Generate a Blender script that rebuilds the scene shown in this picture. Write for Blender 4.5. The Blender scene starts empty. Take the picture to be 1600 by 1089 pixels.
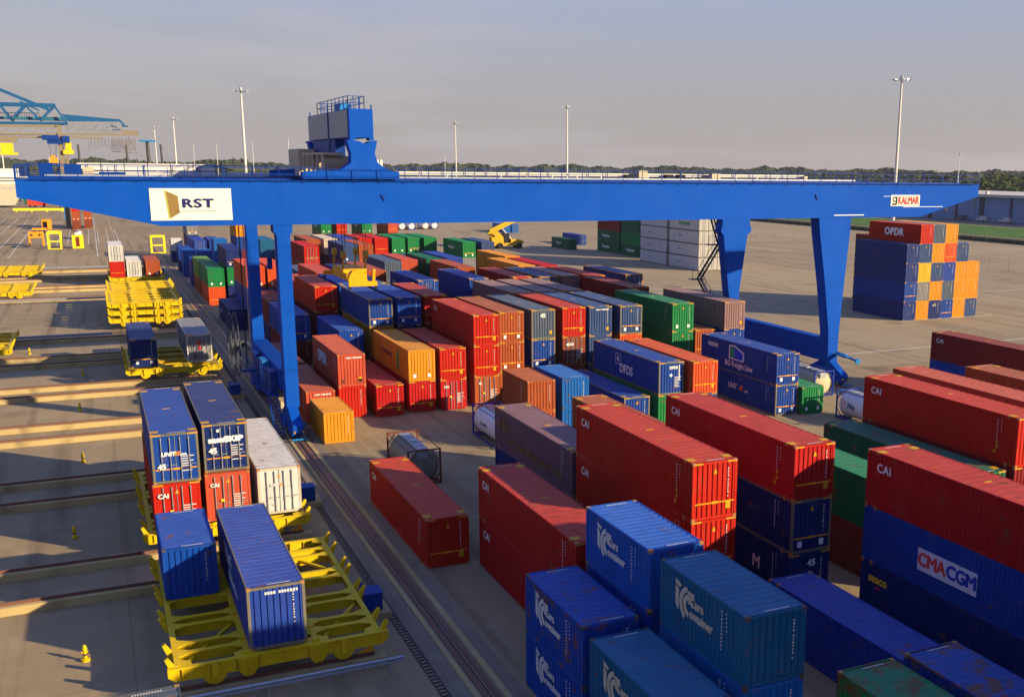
import bpy, math, random
from mathutils import Vector, Matrix
random.seed(11)
C = bpy.context.scene.collection
SC = bpy.context.scene

# ------------------------------------------------------------------ camera
F, PX, PY = 1651.6, 983.0, 623.3
YAW, PITCH, ROLL, CH = math.radians(26.741), math.radians(12.327), math.radians(-0.697), 22.39
cy, sy, cp, sp, cr, sr = math.cos(YAW), math.sin(YAW), math.cos(PITCH), math.sin(PITCH), math.cos(ROLL), math.sin(ROLL)
fw = Vector((sy*cp, cy*cp, -sp)); ri = Vector((cy, -sy, 0)); dn = fw.cross(ri)
r2 = cr*ri + sr*dn; d2 = -sr*ri + cr*dn
cam = bpy.data.cameras.new('camera'); cam_o = bpy.data.objects.new('camera', cam); C.objects.link(cam_o)
M = Matrix((r2, -d2, -fw)).transposed().to_4x4(); M.translation = (0, 0, CH)
cam_o.matrix_world = M
cam.sensor_width = 36; cam.sensor_fit = 'HORIZONTAL'; cam.lens = F/1600*36
cam.shift_x = -(PX-800)/1600; cam.shift_y = (PY-544.5)/1600
cam.clip_start = 0.3; cam.clip_end = 12000
SC.camera = cam_o

# ------------------------------------------------------------------ light
SUN_EL, SUN_AZ = math.radians(19), math.radians(-46)      # azimuth of the sun, counted from +X
sd = Vector((math.cos(SUN_EL)*math.cos(SUN_AZ), math.cos(SUN_EL)*math.sin(SUN_AZ), math.sin(SUN_EL)))
sun = bpy.data.lights.new('sun', 'SUN'); sun.energy = 4.3; sun.angle = math.radians(.6); sun.color = (1, .80, .50)
sun_o = bpy.data.objects.new('sun', sun); C.objects.link(sun_o)
sun_o.rotation_euler = sd.to_track_quat('Z', 'Y').to_euler(); sun_o.location = (60, -60, 80)
W = bpy.data.worlds.new('World'); SC.world = W; W.use_nodes = True
nt = W.node_tree; nt.nodes.clear()
def N(t, k, **kw):
    n = t.nodes.new(k)
    for a, b in kw.items(): setattr(n, a, b)
    return n
sky = N(nt, 'ShaderNodeTexSky', sky_type='NISHITA'); sky.sun_disc = False
sky.sun_elevation = SUN_EL; sky.sun_rotation = math.atan2(sd.x, sd.y)
sky.air_density = 1.3; sky.dust_density = 2.0; sky.ozone_density = 1.5; sky.altitude = 0
hs = N(nt, 'ShaderNodeHueSaturation'); hs.inputs['Saturation'].default_value = .7
nt.links.new(sky.outputs[0], hs.inputs['Color'])
# evening haze veil of the lower air, by elevation
tg = N(nt, 'ShaderNodeTexCoord'); sx = N(nt, 'ShaderNodeSeparateXYZ'); nt.links.new(tg.outputs['Generated'], sx.inputs[0])
vr = N(nt, 'ShaderNodeValToRGB'); e = vr.color_ramp.elements
e[0].position = 0.0; e[0].color = (.335, .295, .285, 1); e[1].position = .5; e[1].color = (.13, .24, .72, 1)
for p_, c_ in ((.05, (.315, .295, .31)), (.12, (.29, .31, .40)), (.20, (.25, .315, .53)), (.34, (.185, .29, .72))): q_ = e.new(p_); q_.color = (*c_, 1)
nt.links.new(sx.outputs[2], vr.inputs[0])
vm = N(nt, 'ShaderNodeMixRGB', blend_type='MULTIPLY'); vm.inputs[0].default_value = 1; vm.inputs[2].default_value = (6.6, 6.6, 6.6, 1); nt.links.new(vr.outputs[0], vm.inputs[1])
hz = N(nt, 'ShaderNodeMixRGB'); hz.inputs[0].default_value = .9; nt.links.new(hs.outputs[0], hz.inputs[1]); nt.links.new(vm.outputs[0], hz.inputs[2])
tc = N(nt, 'ShaderNodeTexCoord'); mp = N(nt, 'ShaderNodeMapping'); mp.inputs['Scale'].default_value = (1.0, 1.0, 7); mp.inputs['Rotation'].default_value = (.12, .05, 0)
nt.links.new(tc.outputs['Generated'], mp.inputs[0])
nz = N(nt, 'ShaderNodeTexNoise'); nz.inputs['Scale'].default_value = 2.4; nz.inputs['Detail'].default_value = 6; nz.inputs['Roughness'].default_value = .55
nt.links.new(mp.outputs[0], nz.inputs['Vector'])
cr_ = N(nt, 'ShaderNodeValToRGB'); cr_.color_ramp.elements[0].position = .50; cr_.color_ramp.elements[1].position = .72
cr_.color_ramp.elements[1].color = (.75, .75, .75, 1)
nt.links.new(nz.outputs[0], cr_.inputs[0])
mx = N(nt, 'ShaderNodeMixRGB', blend_type='MIX'); mx.inputs[2].default_value = (2.75, 2.6, 2.75, 1)
nt.links.new(cr_.outputs[0], mx.inputs[0]); nt.links.new(hz.outputs[0], mx.inputs[1])
bg = N(nt, 'ShaderNodeBackground'); bg.inputs[1].default_value = .074
out = N(nt, 'ShaderNodeOutputWorld')
nt.links.new(mx.outputs[0], bg.inputs[0]); nt.links.new(bg.outputs[0], out.inputs[0])
SC.view_settings.view_transform = 'Standard'; SC.view_settings.look = 'None'; SC.view_settings.gamma = 1
SC.view_settings.exposure = 1.4
try:
    SC.cycles.max_bounces = 6; SC.cycles.diffuse_bounces = 3
except Exception: pass

# ------------------------------------------------------------------ materials
MATS = {}
def newmat(name):
    m = bpy.data.materials.new(name); m.use_nodes = True
    return m, m.node_tree, m.node_tree.nodes['Principled BSDF']
def paint(name, col, rough=.5, dirt=.35, rust=0.0, metal=0.0, spec=.12, scale=1.0, streak=True):
    """painted steel: colour varies in broad faded patches, downward streaks of grime and specks of rust"""
    if name in MATS: return MATS[name]
    m, t, b = newmat(name); L = t.links
    tc = N(t, 'ShaderNodeTexCoord'); oi = N(t, 'ShaderNodeObjectInfo')
    ad = N(t, 'ShaderNodeVectorMath', operation='MULTIPLY_ADD')
    cb = N(t, 'ShaderNodeCombineXYZ')
    ml = N(t, 'ShaderNodeMath', operation='MULTIPLY'); ml.inputs[1].default_value = 57.0
    L.new(oi.outputs['Random'], ml.inputs[0]); L.new(ml.outputs[0], cb.inputs[0]); L.new(ml.outputs[0], cb.inputs[1])
    ad.inputs[1].default_value = (1, 1, 1); L.new(tc.outputs['Object'], ad.inputs[0]); L.new(cb.outputs[0], ad.inputs[2])
    n1 = N(t, 'ShaderNodeTexNoise'); n1.inputs['Scale'].default_value = .55*scale; n1.inputs['Detail'].default_value = 5
    L.new(ad.outputs[0], n1.inputs['Vector'])
    ms = N(t, 'ShaderNodeMapping'); ms.inputs['Scale'].default_value = (5, 5, .5) if streak else (2, 2, 2); L.new(ad.outputs[0], ms.inputs[0])
    n2 = N(t, 'ShaderNodeTexNoise'); n2.inputs['Scale'].default_value = 1.0*scale; n2.inputs['Detail'].default_value = 6; n2.inputs['Roughness'].default_value = .6
    L.new(ms.outputs[0], n2.inputs['Vector'])
    r1 = N(t, 'ShaderNodeMapRange'); r1.inputs[1].default_value = .35; r1.inputs[2].default_value = .7
    L.new(n1.outputs[0], r1.inputs[0])
    c = Vector(col); g = c*.72; f = c*1.1 + Vector((.009, .007, .006))*(1 if dirt > .2 else .1)
    m1 = N(t, 'ShaderNodeMixRGB'); m1.inputs[1].default_value = (*col, 1); m1.inputs[2].default_value = (*f, 1)
    mm = N(t, 'ShaderNodeMath', operation='MULTIPLY'); mm.inputs[1].default_value = min(1, dirt*1.5); L.new(r1.outputs[0], mm.inputs[0])
    L.new(mm.outputs[0], m1.inputs[0])
    r2_ = N(t, 'ShaderNodeMapRange'); r2_.inputs[1].default_value = .48; r2_.inputs[2].default_value = .8; r2_.inputs[4].default_value = dirt
    L.new(n2.outputs[0], r2_.inputs[0])
    m2 = N(t, 'ShaderNodeMixRGB'); m2.inputs[2].default_value = (*(g*.6 + Vector((.016, .013, .010))), 1)
    L.new(r2_.outputs[0], m2.inputs[0]); L.new(m1.outputs[0], m2.inputs[1])
    last = m2
    if rust > 0:
        n3 = N(t, 'ShaderNodeTexNoise'); n3.inputs['Scale'].default_value = 1.1*scale; n3.inputs['Detail'].default_value = 9; n3.inputs['Roughness'].default_value = .68
        L.new(ad.outputs[0], n3.inputs['Vector'])
        r3 = N(t, 'ShaderNodeMapRange'); r3.inputs[1].default_value = .66-.22*rust; r3.inputs[2].default_value = .74-.2*rust; r3.inputs[4].default_value = .9
        L.new(n3.outputs[0], r3.inputs[0])
        m3 = N(t, 'ShaderNodeMixRGB'); m3.inputs[2].default_value = (.13, .05, .02, 1)
        L.new(r3.outputs[0], m3.inputs[0]); L.new(m2.outputs[0], m3.inputs[1]); last = m3
    L.new(last.outputs[0], b.inputs['Base Color'])
    if dirt >= .3:
        n4 = N(t, 'ShaderNodeTexNoise'); n4.inputs['Scale'].default_value = 1.7; n4.inputs['Detail'].default_value = 2; L.new(ad.outputs[0], n4.inputs['Vector'])
        bm_ = N(t, 'ShaderNodeBump'); bm_.inputs['Strength'].default_value = .55; bm_.inputs['Distance'].default_value = .05; L.new(n4.outputs[0], bm_.inputs['Height']); L.new(bm_.outputs[0], b.inputs['Normal'])
    b.inputs['Roughness'].default_value = rough; b.inputs['Metallic'].default_value = metal
    b.inputs['Specular IOR Level'].default_value = spec
    MATS[name] = m
    return m
def flat(name, col, rough=.6, metal=0.0):
    return paint(name, col, rough, dirt=.12, metal=metal)
PAL = dict(red=(.48,.012,.003), crimson=(.43,.006,.007), coral=(.50,.075,.035), rust=(.36,.075,.022), brown=(.22,.045,.022), maroon=(.22,.010,.012),
    orangered=(.62,.075,.015), royal=(.001,.055,.34), blue=(.004,.050,.29), violet=(.016,.052,.31), navy=(.005,.022,.135), steel=(.032,.070,.19),
    bluegrey=(.075,.105,.16), teal=(.008,.105,.25), cyan=(.004,.115,.42), green=(.006,.20,.055), dkgreen=(.004,.12,.055), lime=(.12,.27,.035),
    yellow=(.72,.42,.02), amber=(.68,.26,.012), ochre=(.45,.20,.02), white=(.62,.60,.56), cream=(.55,.48,.36), grey=(.22,.22,.23), mauve=(.20,.10,.10),
    plum=(.10,.045,.065), slate=(.07,.085,.10), grime=(.10,.09,.075))
PAL['denim'] = (.012,.035,.18); PAL['azure'] = (.002,.085,.42); PAL['teal'] = (.004,.105,.235); PAL['plum'] = (.17,.085,.115); PAL['mauve'] = (.26,.15,.15); PAL['dkteal'] = (.004,.09,.21)
def pmr(c, rust=0.0):      # roofs: sun-bleached, scuffed paint
    q = Vector(PAL[c])*.66 + (Vector((.05, .034, .016)) if PAL[c][0] > PAL[c][2] else Vector((.022, .026, .03)))
    return paint('roof_%s%s' % (c, '_rusted' if rust > .3 else ''), tuple(q), rough=.6, dirt=.6, rust=rust or .30, streak=False)
def pm(c, rust=0.0):
    return paint('paint_%s%s' % (c, '_rusted' if rust > .3 else ''), tuple(v*.70 for v in PAL[c]), rough=.52, dirt=.55, rust=rust or .24)
M_FR = paint('frame_grey', (.12, .11, .085), .55, .5, rust=.15)
M_DK = flat('dark_gap', (.012, .012, .014), .8)
M_YP = flat('corner_yellow', (.44, .235, .012), .55)
M_WM = flat('white_marking', (.62, .62, .60), .5)
M_OB = flat('orange_band', (.62, .25, .012), .5)
M_STL = paint('bright_steel', (.42, .43, .44), .4, .4, metal=.6)
M_CR = paint('crane_blue', (.0, .054, .33), .65, .26, spec=.05)
def seams(m):
    t = m.node_tree; L = t.links; b = t.nodes['Principled BSDF']; src = b.inputs['Base Color'].links[0].from_socket
    tc = N(t, 'ShaderNodeTexCoord'); sx_ = N(t, 'ShaderNodeSeparateXYZ'); cb = N(t, 'ShaderNodeCombineXYZ'); L.new(tc.outputs['Object'], sx_.inputs[0]); L.new(sx_.outputs[0], cb.inputs[0]); L.new(sx_.outputs[2], cb.inputs[1])
    br = N(t, 'ShaderNodeTexBrick'); br.offset = .5; br.inputs['Scale'].default_value = 1; br.inputs['Brick Width'].default_value = 9.5; br.inputs['Row Height'].default_value = 5.3; br.inputs['Mortar Size'].default_value = .022; br.inputs['Mortar Smooth'].default_value = .6
    br.inputs['Color1'].default_value = (1, 1, 1, 1); br.inputs['Color2'].default_value = (.88, .90, .93, 1); br.inputs['Mortar'].default_value = (.62, .62, .66, 1)
    L.new(cb.outputs[0], br.inputs[0]); mu = N(t, 'ShaderNodeMixRGB', blend_type='MULTIPLY'); mu.inputs[0].default_value = 1; L.new(src, mu.inputs[1]); L.new(br.outputs[0], mu.inputs[2]); L.new(mu.outputs[0], b.inputs['Base Color']); return m
seams(M_CR)
M_CRD = paint('crane_deep_blue', (.0, .027, .18), .5, .2, spec=.12)
M_CRL = paint('crane_pale_blue', (.012, .13, .36), .5, .2)
M_BLK = flat('black_rubber', (.015, .015, .016), .8)
M_YEL = paint('cart_yellow', (.50, .335, .003), .5, .35, rust=.05)
M_GLS, _t, _b = newmat('cab_glass'); _b.inputs['Base Color'].default_value = (.03, .045, .06, 1); _b.inputs['Roughness'].default_value = .08
M_BEI = flat('beige_cabinet', (.40, .33, .22), .6)
M_WPL = flat('white_plate', (.62, .58, .50), .6)
M_GAL = paint('galvanised_steel', (.27, .29, .32), .45, .4, metal=.5)

def ground_mat(name, c1, c2, c3, sc=.02, rough=.92, joints=None):
    m, t, b = newmat(name); L = t.links
    tc = N(t, 'ShaderNodeTexCoord')
    n1 = N(t, 'ShaderNodeTexNoise'); n1.inputs['Scale'].default_value = sc; n1.inputs['Detail'].default_value = 8; n1.inputs['Roughness'].default_value = .6
    n2 = N(t, 'ShaderNodeTexNoise'); n2.inputs['Scale'].default_value = .45; n2.inputs['Detail'].default_value = 9; n2.inputs['Roughness'].default_value = .7
    mpp = N(t, 'ShaderNodeMapping'); mpp.inputs['Scale'].default_value = (1.9, .06, 1)
    n3 = N(t, 'ShaderNodeTexNoise'); n3.inputs['Scale'].default_value = .35; n3.inputs['Detail'].default_value = 8
    L.new(tc.outputs['Object'], n1.inputs[0]); L.new(tc.outputs['Object'], n2.inputs[0]); L.new(tc.outputs['Object'], mpp.inputs[0]); L.new(mpp.outputs[0], n3.inputs[0])
    def rng(src, a, b_, hi=1.0):
        r = N(t, 'ShaderNodeMapRange'); r.inputs[1].default_value = a; r.inputs[2].default_value = b_; r.inputs[4].default_value = hi; L.new(src, r.inputs[0]); return r.outputs[0]
    m1 = N(t, 'ShaderNodeMixRGB'); m1.inputs[1].default_value = (*c1, 1); m1.inputs[2].default_value = (*c2, 1); L.new(rng(n1.outputs[0], .35, .65), m1.inputs[0])
    m2 = N(t, 'ShaderNodeMixRGB'); m2.inputs[2].default_value = (*c3, 1); L.new(m1.outputs[0], m2.inputs[1]); L.new(rng(n2.outputs[0], .5, .75, .7), m2.inputs[0])
    m3 = N(t, 'ShaderNodeMixRGB', blend_type='MULTIPLY'); m3.inputs[2].default_value = (.52, .50, .50, 1); L.new(m2.outputs[0], m3.inputs[1]); L.new(rng(n3.outputs[0], .52, .7, .8), m3.inputs[0])
    vo = N(t, 'ShaderNodeTexVoronoi'); vo.inputs['Scale'].default_value = .16; vo.inputs['Randomness'].default_value = 1
    nw = N(t, 'ShaderNodeTexNoise'); nw.inputs['Scale'].default_value = 1.5; nw.inputs['Detail'].default_value = 5; L.new(tc.outputs['Object'], nw.inputs[0])
    wv = N(t, 'ShaderNodeMixRGB'); wv.inputs[0].default_value = .35; L.new(tc.outputs['Object'], wv.inputs[1]); L.new(nw.outputs['Color'], wv.inputs[2]); L.new(wv.outputs[0], vo.inputs['Vector'])
    ro = N(t, 'ShaderNodeMapRange'); ro.inputs[1].default_value = .10; ro.inputs[2].default_value = .22; ro.inputs[3].default_value = .6; ro.inputs[4].default_value = 0; L.new(vo.outputs['Distance'], ro.inputs[0])
    m5 = N(t, 'ShaderNodeMixRGB', blend_type='MULTIPLY'); m5.inputs[2].default_value = (.55, .52, .5, 1); L.new(m3.outputs[0], m5.inputs[1]); L.new(ro.outputs[0], m5.inputs[0]); m3 = m5
    last = m3
    if joints:
        br = N(t, 'ShaderNodeTexBrick'); br.inputs['Scale'].default_value = 1; br.offset = 0
        br.inputs['Brick Width'].default_value = joints[0]; br.inputs['Row Height'].default_value = joints[1]; br.inputs['Mortar Size'].default_value = .018
        br.inputs['Color1'].default_value = (1, 1, 1, 1); br.inputs['Color2'].default_value = (.9, .9, .9, 1); br.inputs['Mortar'].default_value = (.5, .48, .46, 1)
        L.new(tc.outputs['Object'], br.inputs[0])
        m4 = N(t, 'ShaderNodeMixRGB', blend_type='MULTIPLY'); m4.inputs[0].default_value = 1; L.new(m3.outputs[0], m4.inputs[1]); L.new(br.outputs[0], m4.inputs[2]); last = m4
    L.new(last.outputs[0], b.inputs['Base Color']); b.inputs['Roughness'].default_value = rough; b.inputs['Specular IOR Level'].default_value = .2
    bp = N(t, 'ShaderNodeBump'); bp.inputs['Strength'].default_value = .25; bp.inputs['Distance'].default_value = .03
    L.new(n2.outputs[0], bp.inputs['Height']); L.new(bp.outputs[0], b.inputs['Normal'])
    return m

# ------------------------------------------------------------------ mesh helpers
WL = {}            # world location of every object made
class MB:
    def __init__(s): s.v = []; s.f = []; s.m = []
    def quad(s, a, b, c, d, mi=0):
        n = len(s.v); s.v += [tuple(a), tuple(b), tuple(c), tuple(d)]; s.f.append((n, n+1, n+2, n+3)); s.m.append(mi); return s
    def box(s, x0, y0, z0, x1, y1, z1, mi=0):
        if x0 > x1: x0, x1 = x1, x0
        if y0 > y1: y0, y1 = y1, y0
        if z0 > z1: z0, z1 = z1, z0
        n = len(s.v)
        s.v += [(x0,y0,z0),(x1,y0,z0),(x1,y1,z0),(x0,y1,z0),(x0,y0,z1),(x1,y0,z1),(x1,y1,z1),(x0,y1,z1)]
        for f in ((0,3,2,1),(4,5,6,7),(0,1,5,4),(1,2,6,5),(2,3,7,6),(3,0,4,7)): s.f.append(tuple(n+i for i in f)); s.m.append(mi)
        return s
    def beam(s, a, b, w, h=None, mi=0, up=(0,0,1)):
        a, b = Vector(a), Vector(b); d = (b-a)
        if d.length < 1e-6: return s
        d.normalize(); up = Vector(up)
        if abs(d.dot(up)) > .98: up = Vector((1, 0, 0))
        h = h or w; x = d.cross(up).normalized()*w/2; y = x.cross(d).normalized()*h/2
        n = len(s.v)
        s.v += [tuple(p) for p in (a-x-y, a+x-y, a+x+y, a-x+y, b-x-y, b+x-y, b+x+y, b-x+y)]
        for f in ((0,1,2,3),(7,6,5,4),(0,4,5,1),(1,5,6,2),(2,6,7,3),(3,7,4,0)): s.f.append(tuple(n+i for i in f)); s.m.append(mi)
        return s
    def cyl(s, a, b, r, n=12, mi=0, r2=None, cap=True):
        a, b = Vector(a), Vector(b); d = (b-a).normalized(); r2 = r if r2 is None else r2
        up = Vector((0,0,1)) if abs(d.z) < .9 else Vector((1,0,0))
        x = d.cross(up).normalized(); y = d.cross(x)
        k = len(s.v)
        for i in range(n):
            q = 2*math.pi*i/n; o = x*math.cos(q)+y*math.sin(q)
            s.v.append(tuple(a+o*r)); s.v.append(tuple(b+o*r2))
        for i in range(n):
            j = (i+1) % n; s.f.append((k+2*i, k+2*i+1, k+2*j+1, k+2*j)); s.m.append(mi)
        if cap:
            s.f.append(tuple(k+2*i for i in range(n))); s.m.append(mi)
            s.f.append(tuple(k+2*i+1 for i in reversed(range(n)))); s.m.append(mi)
        return s
    def prism(s, poly, axis, d0, d1, mi=0):
        """poly: (u,v) outline; axis 'y': u=x v=z ; axis 'x': u=y v=z ; axis 'z': u=x v=y"""
        def P(u, v, d): return {'y': (u, d, v), 'x': (d, u, v), 'z': (u, v, d)}[axis]
        k = len(s.v); n = len(poly)
        for u, v in poly: s.v.append(P(u, v, d0))
        for u, v in poly: s.v.append(P(u, v, d1))
        for i in range(n):
            j = (i+1) % n; s.f.append((k+i, k+j, k+n+j, k+n+i)); s.m.append(mi)
        s.f.append(tuple(k+i for i in reversed(range(n)))); s.m.append(mi); s.f.append(tuple(k+n+i for i in range(n))); s.m.append(mi)
        return s
    def mesh(s, name, mats, off=(0,0,0), smooth=False):
        me = bpy.data.meshes.new(name)
        ox, oy, oz = off
        me.from_pydata([(x-ox, y-oy, z-oz) for x, y, z in s.v], [], s.f)
        if not isinstance(mats, (list, tuple)): mats = [mats]
        for m in mats: me.materials.append(m)
        me.polygons.foreach_set('material_index', s.m)
        if smooth: me.polygons.foreach_set('use_smooth', [True]*len(s.f))
        me.update()
        return me
    def build(s, name, mats, parent=None, loc=None, smooth=False):
        """vertices are in world space; the object's origin is the parent's origin (or loc)"""
        o_ = Vector(loc) if loc is not None else (WL[parent.name] if parent else Vector((0,0,0)))
        o = bpy.data.objects.new(name, s.mesh(name, mats, o_, smooth)); C.objects.link(o)
        if parent:
            o.parent = parent; o.location = o_ - WL[parent.name]
        else: o.location = o_
        WL[o.name] = o_.copy()
        return o
def fixn(o):   # make normals consistent
    import bmesh
    bm = bmesh.new(); bm.from_mesh(o.data); bmesh.ops.recalc_face_normals(bm, faces=bm.faces); bm.to_mesh(o.data); bm.free(); return o
def tag(o, label=None, cat=None, group=None, kind=None):
    if label: o['label'] = label
    if cat: o['category'] = cat
    if group: o['group'] = group
    if kind: o['kind'] = kind
    return o
def thing(name, loc, label, cat, group=None, rz=0):
    o = bpy.data.objects.new(name, None); C.objects.link(o); o.location = loc; o.rotation_euler = (0, 0, rz); o.empty_display_size = .5
    WL[o.name] = Vector(loc); return tag(o, label, cat, group)
def copy_tree(o, loc=None, parent=None):
    c = o.copy(); C.objects.link(c)
    if parent: c.parent = parent
    if loc is not None: c.location = loc
    WL[c.name] = Vector(c.location)
    for ch in list(o.children): copy_tree(ch, None, c)
    return c
_FONT = {}
def text_mesh(s, size, bold=0.0000, italic=0.0, space=1.0, align='CENTER'):
    k = (s, round(size, 3), bold, italic, space, align)
    if k in _FONT: return _FONT[k]
    cu = bpy.data.curves.new('t', 'FONT'); cu.body = s; cu.size = size; cu.shear = italic; cu.space_character = space
    cu.align_x = align; cu.align_y = 'CENTER'; cu.extrude = .0; cu.resolution_u = 3
    o = bpy.data.objects.new('t', cu); C.objects.link(o)
    bpy.context.view_layer.update()
    m0 = bpy.data.meshes.new_from_object(o.evaluated_get(bpy.context.evaluated_depsgraph_get()))
    bpy.data.objects.remove(o)
    vs = [tuple(v.co) for v in m0.vertices]; fs = [tuple(p.vertices) for p in m0.polygons]
    w = bold*2.2; sh = [(0, 0)] + ([(w, 0), (-w, 0), (0, w*.8), (0, -w*.8)] if w > .004 else [])
    V, Fc = [], []
    for q, (a, b) in enumerate(sh):
        n = len(V); V += [(x+a, y+b, .0015*q) for x, y, z in vs]; Fc += [tuple(i+n for i in f) for f in fs]
    me = bpy.data.meshes.new('lettering'); me.from_pydata(V, [], Fc); me.update()
    _FONT[k] = me
    return me
RX = math.pi/2
FACE = {'front': (RX, 0, 0), 'left': (RX, 0, -RX), 'top': (0, 0, 0)}
def lettering(s, size, mat, parent, loc, face='front', name='lettering', rz=0.0, **kw):
    me = text_mesh(s, size, **kw)
    if me.materials and me.materials[0] != mat:
        me = me.copy()
    me.materials.clear(); me.materials.append(mat)
    _FONT[(s, round(size, 3), kw.get('bold', .0), kw.get('italic', 0.0), kw.get('space', 1.0), kw.get('align', 'CENTER'))] = me
    o = bpy.data.objects.new(name, me); C.objects.link(o); o.parent = parent; o.location = loc
    r = FACE[face]
    if rz:  # turned within its own plane
        o.rotation_euler = (Matrix.Rotation(r[2], 3, 'Z') @ Matrix.Rotation(r[0], 3, 'X') @ Matrix.Rotation(rz, 3, 'Z')).to_euler()
    else: o.rotation_euler = r
    WL[o.name] = Vector(loc)
    return o

# ------------------------------------------------------------------ containers
SIZE = {'45': (13.72, 2.5, 2.896), '40': (12.19, 2.44, 2.896), '20': (6.06, 2.44, 2.591)}
_CM = {}
def corr(mb, axis, u0, u1, v0, v1, base, out, pitch, depth, groove=.5, mi=0):
    """corrugated sheet. axis 'L'/'R': u=y v=z plane x ; 'F'/'B': u=x v=z plane y ; 'T': u=y v=x plane z"""
    n = max(2, int(round((u1-u0)/pitch))); p = (u1-u0)/n; prof = [(u0, 0.0)]
    g = p*groove; s_ = min(.055, (p-g)*.25, g*.3)
    for i in range(n):
        a = u0+i*p; fl = (p-g)/2
        prof += [(a+fl-s_/2, 0), (a+fl+s_/2, -depth), (a+p-fl-s_/2, -depth), (a+p-fl+s_/2, 0)]
    prof.append((u1, 0.0))
    def P(u, d, v):
        if axis in 'LR': return (base+out*d, u, v)
        if axis in 'FB': return (u, base+out*d, v)
        return (v, u, base+d)
    for (ua, da), (ub, db) in zip(prof, prof[1:]):
        if ub-ua < 1e-5: continue
        mb.quad(P(ua, da, v0), P(ub, db, v0), P(ub, db, v1), P(ua, da, v1), mi)
def cmesh(size, part):
    k = (size, part)
    if k in _CM: return _CM[k]
    L, Wd, H = SIZE[size]; mb = MB(); t = .13; lo, hi = .17, H-.11; big = size == '45'
    mats = [M_FR]
    if part == 'side_l': corr(mb, 'L', t, L-t, lo, hi, .022, -1, .28, .042)
    elif part == 'side_r': corr(mb, 'R', t, L-t, lo, hi, Wd-.022, 1, .28, .042)
    elif part == 'end_n': corr(mb, 'F', t, Wd-t, lo, hi, .022, -1, .275, .05, .22)
    elif part == 'end_f': corr(mb, 'B', t, Wd-t, lo, hi, L-.022, 1, .275, .05, .22)
    elif part == 'roof':
        if big: corr(mb, 'T', .14, L-.14, .06, Wd-.06, H-.012, 1, .62, .012, .35)
        else: corr(mb, 'T', .14, L-.14, .06, Wd-.06, H-.012, 1, .42 if size == '20' else .5, .022, .4)
    elif part == 'frame':
        for x in (0, Wd):
            for y in (0, L):
                sx = 1 if x == 0 else -1; s2 = 1 if y == 0 else -1
                mb.box(x+sx*.003, y+s2*.003, .13, x+sx*.13, y+s2*.13, H-.13)
                for z0, z1 in ((0, .128), (H-.128, H)): mb.box(x, y, z0, x+sx*.17, y+s2*.18, z1, 1)
            a, b = (.004, .066) if x == 0 else (Wd-.066, Wd-.004)
            mb.box(a, .18, H-.10, b, L-.18, H-.004); mb.box(a, .18, .02, b, L-.18, .16)
            if big:
                for y in (.78, L-.78): mb.box(x, y-.09, H-.128, x+(.17 if x == 0 else -.17), y+.09, H+.002, 1); mb.box(x, y-.09, 0, x+(.17 if x == 0 else -.17), y+.09, .128, 1)
        for y in (0, L):
            a, b = (.004, .066) if y == 0 else (L-.066, L-.004)
            mb.box(.17, a, H-.12, Wd-.17, b, H-.004); mb.box(.17, a, .02, Wd-.17, b, .16)
        mb.box(.07, .07, .1, Wd-.07, L-.07, .14)
    elif part == 'patches':      # yellow reinforcement plates on the roof of a 45
        for y in (.5, L-1.0):
            for x in (.0, Wd-.5): mb.box(x+.03, y, H-.01, x+.47, y+.42, H+.004)
        mb.box(Wd/2-.22, L/2-.06, H-.01, Wd/2+.22, L/2+.06, H+.006)
        for x in (.16, Wd-.56): mb.box(x, -.004, H-.11, x+.4, .01, H-.03)
    me = mb.mesh('container_'+part, [M_FR, M_FR] if part == 'frame' else [M_FR]); _CM[k] = me
    return me
def slotobj(name, me, mats, parent, loc=(0,0,0)):
    o = bpy.data.objects.new(name, me); C.objects.link(o)
    if parent: o.parent = parent
    o.location = loc
    for i, m in enumerate(mats):
        o.material_slots[i].link = 'OBJECT'; o.material_slots[i].material = m
    return o
_DM = {}
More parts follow.
